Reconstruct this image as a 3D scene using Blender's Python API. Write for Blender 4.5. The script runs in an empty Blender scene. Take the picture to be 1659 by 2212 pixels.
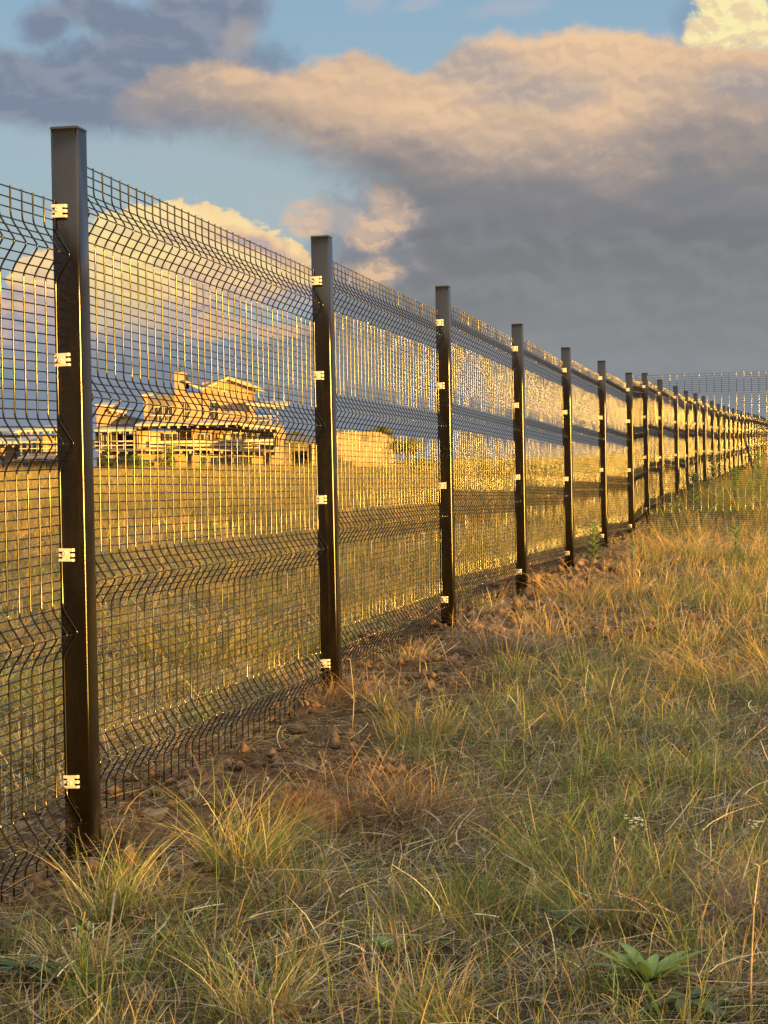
import bpy, bmesh, math, random
import numpy as np
from mathutils import Vector, Matrix

R = math.radians
scene = bpy.context.scene
col = scene.collection
rng = np.random.default_rng(7)
random.seed(7)

# ------------------------------------------------------------------ camera
CAM = Vector((0.0, 0.0, 1.0))
FPX = 4731.0                      # focal length for a 1659 x 2212 picture
PITCH = math.atan(-111.0 / FPX)
ROLL = 0.018
cd = bpy.data.cameras.new("camera")
cam = bpy.data.objects.new("camera", cd)
col.objects.link(cam)
cd.sensor_fit = 'VERTICAL'
cd.sensor_height = 36.0
cd.lens = 36.0 * FPX / 2212.0
cd.clip_start = 0.1
cd.clip_end = 6000
cam.location = CAM
cam.rotation_euler = (Matrix.Rotation(math.pi / 2 + PITCH, 3, 'X') @ Matrix.Rotation(-ROLL, 3, 'Z')).to_euler()
scene.camera = cam

# ------------------------------------------------------------------ colour management
scene.view_settings.view_transform = 'Standard'
scene.view_settings.look = 'None'
scene.view_settings.gamma = 1.0
scene.view_settings.exposure = 1.6
try:
    scene.cycles.max_bounces = 6
    scene.cycles.transparent_max_bounces = 8
except Exception:
    pass

# ------------------------------------------------------------------ sun
SUN_EL, SUN_AZ = R(1.3), R(40)    # azimuth measured from straight behind the camera towards the right
S = Vector((math.sin(SUN_AZ) * math.cos(SUN_EL), -math.cos(SUN_AZ) * math.cos(SUN_EL), math.sin(SUN_EL)))
sl = bpy.data.lights.new("sun", 'SUN')
sl.energy = 5.0
sl.angle = R(0.53)
sl.color = (1.0, 0.54, 0.085)
sun = bpy.data.objects.new("sun", sl)
col.objects.link(sun)
sun.rotation_euler = S.to_track_quat('Z', 'Y').to_euler()
sun.location = (20, -20, 30)


def lin(r, g, b, a=1.0):
    f = lambda c: (c / 255.0) / 12.92 if c / 255.0 <= 0.04045 else ((c / 255.0 + 0.055) / 1.055) ** 2.4
    return (f(r), f(g), f(b), a)


# ------------------------------------------------------------------ sky: Nishita air + broken evening cloud
world = bpy.data.worlds.new("World")
scene.world = world
world.use_nodes = True
NT = world.node_tree
NT.nodes.clear()


class G:
    """small helper for building node graphs"""
    def __init__(s, nt):
        s.nt = nt

    def put(s, inp, v):
        if v is None:
            return
        if isinstance(v, bpy.types.NodeSocket):
            s.nt.links.new(v, inp)
        else:
            inp.default_value = v

    def m(s, op, a, b=None, c=None, clamp=False):
        n = s.nt.nodes.new('ShaderNodeMath'); n.operation = op; n.use_clamp = clamp
        s.put(n.inputs[0], a); s.put(n.inputs[1], b); s.put(n.inputs[2], c)
        return n.outputs[0]

    def ss(s, lo, hi, x):
        n = s.nt.nodes.new('ShaderNodeMapRange'); n.interpolation_type = 'SMOOTHSTEP'
        s.put(n.inputs['Value'], x); s.put(n.inputs['From Min'], lo); s.put(n.inputs['From Max'], hi)
        return n.outputs[0]

    def noise(s, vec, scale, detail=5.0, rough=0.55, dist=0.0, off=(0, 0, 0), sc=(1, 1, 1)):
        mp = s.nt.nodes.new('ShaderNodeMapping')
        s.put(mp.inputs['Vector'], vec)
        mp.inputs['Location'].default_value = off
        mp.inputs['Scale'].default_value = sc
        n = s.nt.nodes.new('ShaderNodeTexNoise')
        s.put(n.inputs['Vector'], mp.outputs[0])
        n.inputs['Scale'].default_value = scale; n.inputs['Detail'].default_value = detail
        n.inputs['Roughness'].default_value = rough; n.inputs['Distortion'].default_value = dist
        return n.outputs['Fac']

    def mix(s, fac, a, b, mode='MIX'):
        n = s.nt.nodes.new('ShaderNodeMix'); n.data_type = 'RGBA'; n.blend_type = mode
        s.put(n.inputs[0], fac); s.put(n.inputs[6], a); s.put(n.inputs[7], b)
        return n.outputs[2]

    def curve(s, x, pts, lo, hi):
        """value curve: x in degrees lo..hi -> degrees"""
        n = s.nt.nodes.new('ShaderNodeFloatCurve')
        s.put(n.inputs['Value'], s.m('DIVIDE', s.m('SUBTRACT', x, lo), hi - lo, clamp=True))
        c = n.mapping.curves[0]
        P = [((px - lo) / (hi - lo), (py + 2.0) / 16.0) for px, py in pts]
        P = [p for p in P if -0.01 <= p[0] <= 1.01]
        c.points[0].location = P[0]; c.points[1].location = P[-1]
        for q in P[1:-1]:
            c.points.new(*q)
        for q in c.points:
            q.handle_type = 'AUTO'
        n.mapping.update()
        return s.m('SUBTRACT', s.m('MULTIPLY', n.outputs[0], 16.0), 2.0)

    def ramp(s, x, stops):
        n = s.nt.nodes.new('ShaderNodeValToRGB')
        s.put(n.inputs[0], x)
        e = n.color_ramp.elements
        e[0].position, e[0].color = stops[0][0], stops[0][1]
        e[1].position, e[1].color = stops[-1][0], stops[-1][1]
        for p, c in stops[1:-1]:
            q = e.new(p); q.color = c
        return n.outputs[0]


g = G(NT)
tc = NT.nodes.new('ShaderNodeTexCoord')
sp = NT.nodes.new('ShaderNodeSeparateXYZ')
NT.links.new(tc.outputs['Generated'], sp.inputs[0])
DEG = 180 / math.pi
AZ = g.m('MULTIPLY', g.m('ARCTAN2', sp.outputs[0], sp.outputs[1]), DEG)     # compass bearing of the ray, degrees
EL = g.m('MULTIPLY', g.m('ARCSINE', sp.outputs[2]), DEG)                    # height above the horizon, degrees
cb = NT.nodes.new('ShaderNodeCombineXYZ')
NT.links.new(AZ, cb.inputs[0]); NT.links.new(EL, cb.inputs[1])
P = cb.outputs[0]


def sk(x, y):
    """image pixel -> (bearing, height) in degrees"""
    dx, dy = x - 829.5, y - 1106
    a = dx - dy * ROLL; b = dy + dx * ROLL
    return a / 82.6, (-b - 111) / 82.6


def skc(x, y, pts, dom=(-12, 12)):
    return g.curve(x, [sk(*p) for p in pts], *dom)


# cloud noise fields
w1 = g.m('SUBTRACT', g.noise(P, 0.55, 7, 0.62, 0.3), 0.5)
w2 = g.m('SUBTRACT', g.noise(P, 0.5, 6, 0.6, 0.2, off=(31, 7, 0)), 0.5)
fine = g.m('SUBTRACT', g.noise(P, 1.7, 8, 0.62, 0.6, off=(3, 17, 0)), 0.5)
soft = g.m('SUBTRACT', g.noise(P, 0.33, 4, 0.5, 0.2, off=(13, 5, 0), sc=(0.7, 1.4, 1)), 0.5)
AW = g.m('ADD', AZ, g.m('MULTIPLY', w2, 1.3))
EW = g.m('ADD', EL, g.m('ADD', g.m('MULTIPLY', w1, 1.1), g.m('MULTIPLY', fine, 0.35)))
# relief: noise minus the same noise a little higher up, bright where a billow faces the light
b1 = g.noise(P, 0.62, 4.5, 0.52, 0.25, off=(50, 0, 0), sc=(0.8, 1.25, 1))
b2 = g.noise(P, 0.62, 4.5, 0.52, 0.25, off=(50.15, 0.34, 0), sc=(0.8, 1.25, 1))
relief = g.m('SUBTRACT', b1, b2)
c1 = g.noise(P, 1.9, 4, 0.55, 0.3, off=(70, 0, 0), sc=(0.8, 1.2, 1))
c2 = g.noise(P, 1.9, 4, 0.55, 0.3, off=(70.08, 0.2, 0), sc=(0.8, 1.2, 1))
puff = g.m('SUBTRACT', c1, c2)


def above(curve_val, E, lo=-0.12, hi=0.12):
    return g.ss(lo, hi, g.m('SUBTRACT', curve_val, E))


def under(curve_val, E, lo=-0.12, hi=0.12):
    return g.ss(lo, hi, g.m('SUBTRACT', E, curve_val))


# clear air
sky = NT.nodes.new('ShaderNodeTexSky')
sky.sky_type = 'NISHITA'
sky.sun_disc = False
sky.sun_elevation = SUN_EL
sky.sun_rotation = math.pi - SUN_AZ
sky.air_density = 1.0; sky.dust_density = 1.0
nish = g.mix(1.0, sky.outputs[0], (0.12, 0.12, 0.12, 1), 'MULTIPLY')
air = g.ramp(g.m('DIVIDE', EL, 90.0, clamp=True), [
    (0.0, lin(146, 162, 176)), (0.03, lin(158, 178, 188)), (0.07, lin(170, 193, 201)), (0.10, lin(160, 190, 207)),
    (0.135, lin(146, 181, 208)), (0.3, lin(92, 132, 176)), (1.0, lin(52, 82, 130))])
C = g.mix(0.12, air, nish)

# low grey bank along the horizon and to the right
bank_top = skc(AW, None, [(-200, 690), (60, 680), (300, 700), (520, 735), (620, 730), (690, 640), (745, 520), (800, 440), (870, 400), (1000, 330), (1200, 300), (1500, 290), (1900, 290)])
bank = above(bank_top, EW, -0.35, 0.3)
bx = g.m('ADD', g.m('DIVIDE', EL, 9.0), g.m('MULTIPLY', soft, 0.32))
bankc = g.ramp(bx, [(0.0, lin(136, 143, 150)), (0.16, lin(136, 142, 148)), (0.30, lin(136, 139, 142)), (0.5, lin(126, 129, 132)), (0.66, lin(121, 122, 127)), (0.85, lin(131, 129, 129)), (1.0, lin(140, 134, 130))])
leftblue = g.ss(1.5, -6.0, AZ)
bankc = g.mix(g.m('MULTIPLY', leftblue, 0.8), bankc, lin(127, 140, 158))
bankc = g.mix(g.m('MULTIPLY', g.ss(-0.10, 0.14, relief), 0.30), bankc, lin(152, 154, 158))
C = g.mix(bank, C, bankc)

# glowing cumulus low on the left
eT = skc(g.m('ADD', AZ, g.m('MULTIPLY', w2, 0.7)), None, [(-250, 640), (-100, 650), (0, 640), (60, 560), (120, 520), (210, 475), (260, 455), (340, 448), (430, 442), (470, 452), (520, 468), (570, 488), (620, 520), (660, 545), (690, 600), (740, 700), (900, 760), (1900, 800)])
EF = g.m('ADD', EL, g.m('ADD', g.m('MULTIPLY', w1, 0.9), g.m('ADD', g.m('MULTIPLY', fine, 0.5), g.m('MULTIPLY', puff, 0.6))))
eB = skc(AZ, None, [(-250, 780), (0, 790), (200, 760), (400, 730), (560, 690), (700, 660), (1900, 650)])
em = g.m('MULTIPLY', above(eT, EF, -0.05, 0.14), under(eB, EW, -0.5, 0.9))
et = g.m('ADD', g.m('DIVIDE', g.m('SUBTRACT', EL, 2.6), 4.2), g.m('ADD', g.m('MULTIPLY', relief, 2.2), g.m('MULTIPLY', w2, 0.3)))
ec = g.ramp(et, [(0.0, lin(158, 158, 172)), (0.25, lin(190, 172, 170)), (0.45, lin(226, 192, 158)), (0.66, lin(250, 214, 158)), (1.0, lin(255, 226, 165))])
hot = g.m('MULTIPLY', g.ss(1.9, 0.2, g.m('ABSOLUTE', g.m('SUBTRACT', AW, -6.7))), g.ss(2.6, 0.3, g.m('ABSOLUTE', g.m('SUBTRACT', EW, 5.0))))
ec = g.mix(g.m('MULTIPLY', hot, 0.65), ec, lin(255, 228, 148))
ec = g.mix(g.m('MULTIPLY', g.ss(0.01, 0.09, puff), 0.30), ec, lin(214, 180, 160))
C = g.mix(em, C, ec)


def patch(cx, cy, rx, ry, rot, edge, namp, famp=0.5):
    """ragged elliptical cloudlet mask"""
    c = sk(cx, cy)
    mp = NT.nodes.new('ShaderNodeMapping'); mp.vector_type = 'TEXTURE'
    NT.links.new(P, mp.inputs['Vector'])
    mp.inputs['Location'].default_value = (c[0], c[1], 0)
    mp.inputs['Rotation'].default_value = (0, 0, R(rot))
    mp.inputs['Scale'].default_value = (rx / 82.6, ry / 82.6, 1)
    ln = NT.nodes.new('ShaderNodeVectorMath'); ln.operation = 'LENGTH'
    NT.links.new(mp.outputs[0], ln.inputs[0])
    d = g.m('SUBTRACT', 1.0, ln.outputs['Value'])
    d = g.m('ADD', d, g.m('ADD', g.m('MULTIPLY', w1, namp), g.m('MULTIPLY', fine, famp)))
    return g.ss(-edge, edge, d)


def mx(*a):
    r = a[0]
    for b in a[1:]:
        r = g.m('MAXIMUM', r, b)
    return r


# thin peach streaks under it
hm = mx(patch(480, 708, 66, 22, 4, 0.35, 1.6, 1.4), patch(615, 716, 66, 16, 2, 0.4, 1.8, 1.4))
C = g.mix(g.m('MULTIPLY', hm, 0.85), C, lin(214, 180, 158))
# small ragged cloud between the two posts, lit on its left lobes
gm = mx(patch(735, 490, 75, 62, 0, 0.35, 1.4, 0.9), patch(830, 470, 90, 75, 20, 0.4, 1.3, 0.9), patch(790, 560, 110, 70, 0, 0.5, 1.2))
C = g.mix(g.m('MULTIPLY', gm, 0.8), C, g.mix(g.ss(-0.03, 0.09, relief), lin(134, 138, 148), lin(172, 160, 156)))
lm = mx(patch(668, 478, 52, 40, 0, 0.3, 1.2, 1.0), patch(845, 455, 48, 52, 30, 0.4, 1.6, 1.4), patch(800, 505, 45, 36, 0, 0.5, 1.8, 1.4), patch(812, 590, 50, 26, 0, 0.5, 1.8, 1.4))
C = g.mix(g.m('MULTIPLY', lm, g.m('ADD', 0.55, g.m('MULTIPLY', g.ss(-0.05, 0.06, puff), 0.4))), C, lin(226, 190, 156))

# small high wisps
sm = mx(patch(790, 18, 40, 26, 0, 0.7, 1.8, 1.2), patch(905, 28, 42, 12, 8, 0.6, 1.6, 1.0), patch(1090, 36, 80, 18, 5, 0.7, 1.6, 1.0))
C = g.mix(g.m('MULTIPLY', sm, 0.45), C, lin(186, 184, 190))

# thin veil under the big cloud, then the slate cloud, upper left
C = g.mix(g.m('MULTIPLY', mx(patch(420, 330, 330, 80, -6, 0.8, 1.4), patch(640, 420, 190, 70, -10, 0.8, 1.4)), 0.32), C, lin(176, 180, 184))
am = mx(patch(320, 190, 300, 110, 3, 0.28, 0.8, 0.4), patch(60, 215, 290, 78, -6, 0.3, 0.8, 0.4),
        patch(440, 50, 150, 95, 22, 0.28, 0.8, 0.4), patch(300, 110, 90, 70, -30, 0.3, 1.0, 0.5),
        patch(205, 50, 90, 44, -25, 0.4, 1.2, 0.6), patch(110, 80, 60, 40, 30, 0.5, 1.2))
aw = g.m('MULTIPLY', am, 0.95)
ac = g.mix(g.ss(-0.05, 0.12, relief), lin(122, 134, 155), lin(140, 148, 164))
C = g.mix(aw, C, ac)
C = g.mix(g.m('MULTIPLY', patch(520, 100, 46, 30, 45, 0.6, 1.2), 0.5), C, lin(186, 172, 164))

# great peach-topped cloud across the upper right
bT = skc(g.m('ADD', AZ, g.m('MULTIPLY', w2, 0.9)), None, [(-300, 560), (100, 420), (190, 330), (245, 235), (300, 185), (340, 160), (400, 148), (470, 138), (530, 150), (565, 160), (620, 158), (700, 132), (770, 128), (850, 150), (910, 160), (935, 140), (960, 120), (1000, 98), (1080, 90), (1160, 84), (1240, 66), (1330, 74), (1400, 90), (1500, 98), (1600, 104), (1700, 110), (1900, 110)])
bB = skc(g.m('ADD', AZ, g.m('MULTIPLY', w1, 0.8)), None, [(-300, 200), (150, 235), (235, 268), (300, 298), (400, 303), (500, 320), (600, 345), (680, 380), (760, 405), (820, 440), (900, 470), (1000, 490), (1250, 500), (1900, 500)])
EB = g.m('ADD', EL, g.m('ADD', g.m('MULTIPLY', w1, 0.9), g.m('MULTIPLY', fine, 0.40)))
bm = g.m('MULTIPLY', above(bT, EB, -0.08, 0.34), under(bB, g.m('ADD', EL, g.m('MULTIPLY', fine, 0.6)), -0.5, 1.1))
# depth below the cloud's own top edge decides peach -> grey
mid = skc(AW, None, [(-300, 300), (240, 235), (400, 235), (600, 265), (800, 310), (1000, 350), (1200, 345), (1400, 330), (1900, 320)])
dep = g.m('ADD', g.m('SUBTRACT', EL, mid), g.m('ADD', g.m('MULTIPLY', relief, 3.2), g.m('MULTIPLY', soft, 3.0)))
bc = g.ramp(g.m('DIVIDE', g.m('ADD', dep, 2.2), 5.2, clamp=True), [
    (0.0, lin(126, 130, 138)), (0.22, lin(134, 133, 136)), (0.40, lin(156, 146, 142)), (0.58, lin(188, 166, 150)), (0.78, lin(214, 184, 156)), (1.0, lin(228, 194, 160))])
fade_left = g.ss(-2.2, -6.5, AZ)
bc = g.mix(g.m('MULTIPLY', fade_left, 0.62), bc, lin(160, 155, 156))
bl = mx(patch(830, 215, 330, 70, -8, 0.6, 1.0), patch(700, 165, 60, 40, 0, 0.6, 1.2), patch(1290, 225, 90, 60, 0, 0.7, 1.4), patch(520, 175, 55, 28, 0, 0.5, 1.4), patch(1340, 120, 330, 45, -6, 0.7, 1.4))
bc = g.mix(g.m('MULTIPLY', bl, 0.55), bc, lin(242, 202, 158))
bd = mx(patch(1000, 150, 125, 46, -8, 0.5, 1.3, 0.9), patch(1235, 215, 70, 30, 10, 0.6, 1.5), patch(1600, 205, 85, 32, -10, 0.6, 1.5), patch(1130, 210, 120, 26, 5, 0.7, 1.6))
bc = g.mix(g.m('MULTIPLY', bd, 0.55), bc, lin(150, 152, 160))
lit = g.ss(-1.1, 1.6, dep)
bc = g.mix(g.m('MULTIPLY', g.m('MULTIPLY', g.ss(-0.02, 0.14, puff), lit), 0.22), bc, lin(236, 206, 176))
bc = g.mix(g.m('MULTIPLY', g.m('MULTIPLY', g.ss(0.02, -0.14, puff), lit), 0.22), bc, lin(166, 156, 156))
bm = g.m('MULTIPLY', bm, g.ss(-8.4, -5.8, g.m('ADD', AZ, g.m('MULTIPLY', w1, 3.0))))
C = g.mix(bm, C, bc)

# brilliant cumulus head, upper right corner
im = mx(patch(1572, 56, 82, 66, 0, 0.16, 0.8, 1.3), patch(1645, 96, 66, 36, 0, 0.2, 0.8, 1.3), patch(1515, 92, 44, 36, 0, 0.2, 0.8, 1.3))
im = g.m('MULTIPLY', im, g.ss(10.15, 10.5, g.m('ADD', EL, g.m('MULTIPLY', fine, 0.8))))
sh = patch(1490, 62, 45, 46, 0, 0.5, 1.2)
C = g.mix(g.m('MULTIPLY', sh, 0.5), C, lin(128, 150, 172))
ic = g.mix(g.ss(-0.10, 0.10, g.m('ADD', puff, g.m('MULTIPLY', fine, 0.25))), lin(255, 240, 176), lin(238, 212, 168))
C = g.mix(g.m('MULTIPLY', im, 0.94), C, ic)

# the rest of the sky dome, outside the view: warm glow round the setting sun, upper dome brightened as added fill for the foreground
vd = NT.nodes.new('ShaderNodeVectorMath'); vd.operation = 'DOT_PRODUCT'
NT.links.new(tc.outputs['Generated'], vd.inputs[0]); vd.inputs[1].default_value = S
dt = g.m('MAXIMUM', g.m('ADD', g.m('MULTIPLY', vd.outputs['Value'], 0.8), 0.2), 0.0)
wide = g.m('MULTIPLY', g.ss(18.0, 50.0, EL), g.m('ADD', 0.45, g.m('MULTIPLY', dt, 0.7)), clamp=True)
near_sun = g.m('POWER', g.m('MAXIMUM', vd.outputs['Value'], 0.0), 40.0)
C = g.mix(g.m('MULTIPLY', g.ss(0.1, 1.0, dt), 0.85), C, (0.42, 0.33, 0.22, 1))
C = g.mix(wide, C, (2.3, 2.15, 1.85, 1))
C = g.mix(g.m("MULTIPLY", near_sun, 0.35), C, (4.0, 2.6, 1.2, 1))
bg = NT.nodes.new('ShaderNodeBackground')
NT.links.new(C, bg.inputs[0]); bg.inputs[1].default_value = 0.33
wo = NT.nodes.new('ShaderNodeOutputWorld')
NT.links.new(bg.outputs[0], wo.inputs[0])
try:
    world.cycles.sampling_method = 'MANUAL'; world.cycles.sample_map_resolution = 512
except Exception:
    pass


# ================================================================== helpers
def tag(o, label=None, cat=None, group=None, kind=None):
    if label: o['label'] = label
    if cat: o['category'] = cat
    if group: o['group'] = group
    if kind: o['kind'] = kind
    return o


def empty(name, loc=(0, 0, 0), rz=0.0, label=None, cat=None, group=None):
    o = bpy.data.objects.new(name, None)
    o.empty_display_size = 0.2
    o.location = loc; o.rotation_euler = (0, 0, rz)
    col.objects.link(o)
    return tag(o, label, cat, group)


def smooth(me, on=True):
    me.polygons.foreach_set('use_smooth', [on] * len(me.polygons))


class MB:
    """collects shapes, links them as ONE mesh"""
    def __init__(s):
        s.v = []; s.f = []

    def add(s, vs, fs):
        n = len(s.v); s.v += [tuple(v) for v in vs]; s.f += [tuple(n + i for i in f) for f in fs]

    def box(s, x0, x1, y0, y1, z0, z1):
        v = [(x, y, z) for z in (z0, z1) for y in (y0, y1) for x in (x0, x1)]
        s.add(v, [(0, 2, 3, 1), (4, 5, 7, 6), (0, 1, 5, 4), (2, 6, 7, 3), (0, 4, 6, 2), (1, 3, 7, 5)])

    def hexa(s, b, t):
        s.add(list(b) + list(t), [(3, 2, 1, 0), (4, 5, 6, 7), (0, 1, 5, 4), (1, 2, 6, 5), (2, 3, 7, 6), (3, 0, 4, 7)])

    def tube(s, pts, r, n=6, taper=None):
        pts = [Vector(p) for p in pts]
        vs = []; k = len(pts)
        for i, p in enumerate(pts):
            t = (pts[min(i + 1, k - 1)] - pts[max(i - 1, 0)]).normalized()
            a = t.cross(Vector((0, 0, 1)) if abs(t.z) < 0.9 else Vector((1, 0, 0))).normalized()
            b = t.cross(a)
            rr = r if taper is None else r + (taper - r) * i / (k - 1)
            for j in range(n):
                q = 2 * math.pi * j / n
                vs.append(p + (a * math.cos(q) + b * math.sin(q)) * rr)
        fs = [(i * n + j, i * n + (j + 1) % n, (i + 1) * n + (j + 1) % n, (i + 1) * n + j) for i in range(k - 1) for j in range(n)]
        fs += [tuple(range(n))[::-1], tuple((k - 1) * n + j for j in range(n))]
        s.add(vs, fs)

    def build(s, name, mat, parent=None, sm=False):
        me = bpy.data.meshes.new(name)
        me.from_pydata(s.v, [], s.f)
        bm = bmesh.new(); bm.from_mesh(me); bmesh.ops.recalc_face_normals(bm, faces=bm.faces); bm.to_mesh(me); bm.free()
        if sm: smooth(me)
        me.materials.append(mat)
        o = bpy.data.objects.new(name, me); col.objects.link(o)
        if parent: o.parent = parent
        return o


def quads_mesh(name, V, F, mat, tint=None, parent=None, sm=False):
    """big numpy mesh; V (n,3), F (m,4), tint (n,3)"""
    me = bpy.data.meshes.new(name)
    me.vertices.add(len(V)); me.vertices.foreach_set('co', np.ascontiguousarray(V, dtype=np.float32).ravel())
    k = F.shape[1]
    me.loops.add(F.size); me.loops.foreach_set('vertex_index', np.ascontiguousarray(F, dtype=np.int32).ravel())
    me.polygons.add(len(F)); me.polygons.foreach_set('loop_start', np.arange(0, F.size, k, dtype=np.int32))
    me.update(calc_edges=True)
    if tint is not None:
        a = me.attributes.new('tint', 'FLOAT_COLOR', 'POINT')
        c = np.ones((len(V), 4), dtype=np.float32); c[:, :3] = tint
        a.data.foreach_set('color', c.ravel())
    if sm: smooth(me)
    me.materials.append(mat)
    o = bpy.data.objects.new(name, me); col.objects.link(o)
    if parent: o.parent = parent
    return o


# ------------------------------------------------------------------ terrain
PD = [2.943 * (n + 0.828) for n in range(0, 33)]                     # distance of every fence post
_pn = [1, 2, 3, 4, 5, 6, 7, 8, 9, 10, 11, 12, 13, 14, 15, 16, 17, 18, 20, 24, 29]
_px = [-.713, -.176, .365, .927, 1.487, 2.06, 2.64, 3.16, 3.71, 4.31, 4.87, 5.44, 6.01, 6.605, 7.187, 7.766, 8.335, 8.911, 10.076, 12.443, 15.354]
_pt = [1.819, 1.846, 1.882, 1.862, 1.852, 1.872, 1.870, 1.975, 1.998, 2.000, 2.012, 2.055, 2.080, 2.060, 2.071, 2.095, 2.125, 2.150, 2.191, 2.325, 2.43]
PX = [(-1.26 if n == 0 else (np.interp(n, _pn, _px) if n <= 29 else 15.354 + .585 * (n - 29))) - 0.042 for n in range(33)]
PT = [1.70 if n == 0 else (float(np.interp(n, _pn, _pt)) if n <= 29 else 2.43 + .03 * (n - 29)) for n in range(33)]
_fd = np.array([-50, 0] + PD + [180, 600.])
_fx = np.array([-10.4, -1.70] + PX + [33.0, 110.])
_gz = np.array([-0.1, -0.12, -.03, .015, .07, .10, .075, .085, .10, .11, .18] + [PT[n] - 1.80 for n in range(9, 33)] + [1.05, 1.3])


def fence_x(Y):
    return np.interp(Y, _fd, _fx)


def _h2(ix, iy, s):
    n = np.sin(ix * 127.1 + iy * 311.7 + s * 74.7) * 43758.5453
    return n - np.floor(n)


def vnoise(x, y, s=0):
    x = np.asarray(x, float); y = np.asarray(y, float)
    ix, iy = np.floor(x), np.floor(y); fx, fy = x - ix, y - iy
    fx = fx * fx * (3 - 2 * fx); fy = fy * fy * (3 - 2 * fy)
    return (_h2(ix, iy, s) * (1 - fx) + _h2(ix + 1, iy, s) * fx) * (1 - fy) + (_h2(ix, iy + 1, s) * (1 - fx) + _h2(ix + 1, iy + 1, s) * fx) * fy


def fbm2(x, y, s=0, o=4):
    r = 0; a = .5
    for i in range(o):
        r = r + a * (vnoise(x, y, s + i) - .5); a *= .5; x = x * 2.03 + 5.1; y = y * 2.03 + 1.7
    return r


def sstep(a, b, x):
    t = np.clip((x - a) / (b - a), 0, 1)
    return t * t * (3 - 2 * t)


def soil_mask(X, Y):
    """1 where the trench work along the fence left bare soil"""
    v = X - fence_x(Y)
    n = fbm2(X * 2.2, Y * 1.6, 11)
    m = sstep(0.50, 0.12, np.abs(v - .08) - .08 - n * .60) * sstep(4.3, 5.0, Y) * sstep(24, 18, Y)
    m2 = sstep(1, .5, np.hypot((X + 0.16) / .34, (Y - 6.25) / .8) + n * .5)
    m3 = sstep(1, .45, np.hypot((X - 1.15) / .75, (Y - 11.9) / 1.7) + n * .7)
    m4 = sstep(1, .5, np.hypot((X - 3.0) / .7, (Y - 20.3) / 1.6) + n * .6)
    return np.clip(np.maximum(np.maximum(m, m2), np.maximum(m3 * .6, m4 * .6)), 0, 1)


def ground(X, Y):
    X = np.asarray(X, float); Y = np.asarray(Y, float)
    v = X - fence_x(Y)
    hr = np.interp(Y, _fd, _gz)
    hl = np.interp(Y, [-50, 0, 5, 12, 30, 80, 150, 400], [-.1, -.1, 0, .03, .05, .25, .42, .4])
    t = sstep(0.3, 14, -v)
    h = hr * (1 - t) + hl * t + sstep(1, 12, v) * .25 * sstep(18, 40, Y)
    s = X * math.sin(SUN_AZ) - Y * math.cos(SUN_AZ)              # unseen low rise behind the viewer, shaped to shade the foreground
    h = h + 1.58 * sstep(22, 60, s)
    near = sstep(60, 20, np.hypot(X, Y))
    h = h + near * (fbm2(X * 1.1, Y * 1.1, 3) * .10 + fbm2(X * 5, Y * 5, 5, 3) * .035)
    h = h + (1 - near) * fbm2(X * .05, Y * .05, 9) * .25 * sstep(60, 120, np.hypot(X, Y)) * sstep(40, 5, s)
    sm = soil_mask(X, Y)
    h = h + sm * (fbm2(X * 7, Y * 7, 21, 5) * .13 + .02)
    return h


def gz(x, y):
    return float(ground(x, y))


def ray(x, y):
    dx, dy = x - 829.5, y - 1106
    a = dx * math.cos(ROLL) - dy * math.sin(ROLL); b = dy * math.cos(ROLL) + dx * math.sin(ROLL)
    return a, FPX * math.cos(PITCH) + b * math.sin(PITCH), FPX * math.sin(PITCH) - b * math.cos(PITCH)


def at(x, y, d):
    """image pixel and distance -> point in the world"""
    a, Y, Z = ray(x, y)
    return Vector((a * d / Y, d, CAM.z + Z * d / Y))


def spot(x, y):
    """where that line of sight meets the ground"""
    a, Y, Z = ray(x, y)
    z = 0.05
    for _ in range(30):
        d = min((z - CAM.z) * Y / Z, 200) if Z < 0 else 100
        z = .5 * z + .5 * gz(a * d / Y, d)
    return Vector((a * d / Y, d, z))


# ================================================================== materials
def mat(name):
    m = bpy.data.materials.new(name); m.use_nodes = True
    nt = m.node_tree; b = nt.nodes['Principled BSDF']
    return m, G(nt), b


def plain(name, c, rough=.6, var=.15, scale=6.0, metal=0.0, bump=0.0, c2=None, spec=None):
    m, q, b = mat(name)
    tcn = q.nt.nodes.new('ShaderNodeTexCoord')
    n = q.noise(tcn.outputs['Object'], scale, 5, .6)
    d = c2 or tuple(x * (1 - var) for x in c[:3])
    a = c if c2 else tuple(min(1, x * (1 + var)) for x in c[:3])
    cc = q.mix(q.ss(.3, .7, n), (*d[:3], 1), (*a[:3], 1))
    q.nt.links.new(cc, b.inputs['Base Color'])
    b.inputs['Roughness'].default_value = rough; b.inputs['Metallic'].default_value = metal
    if spec is not None: b.inputs['Specular IOR Level'].default_value = spec
    if bump:
        bn = q.nt.nodes.new('ShaderNodeBump'); bn.inputs['Strength'].default_value = bump; bn.inputs['Distance'].default_value = .01
        q.nt.links.new(n, bn.inputs['Height']); q.nt.links.new(bn.outputs[0], b.inputs['Normal'])
    return m


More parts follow.
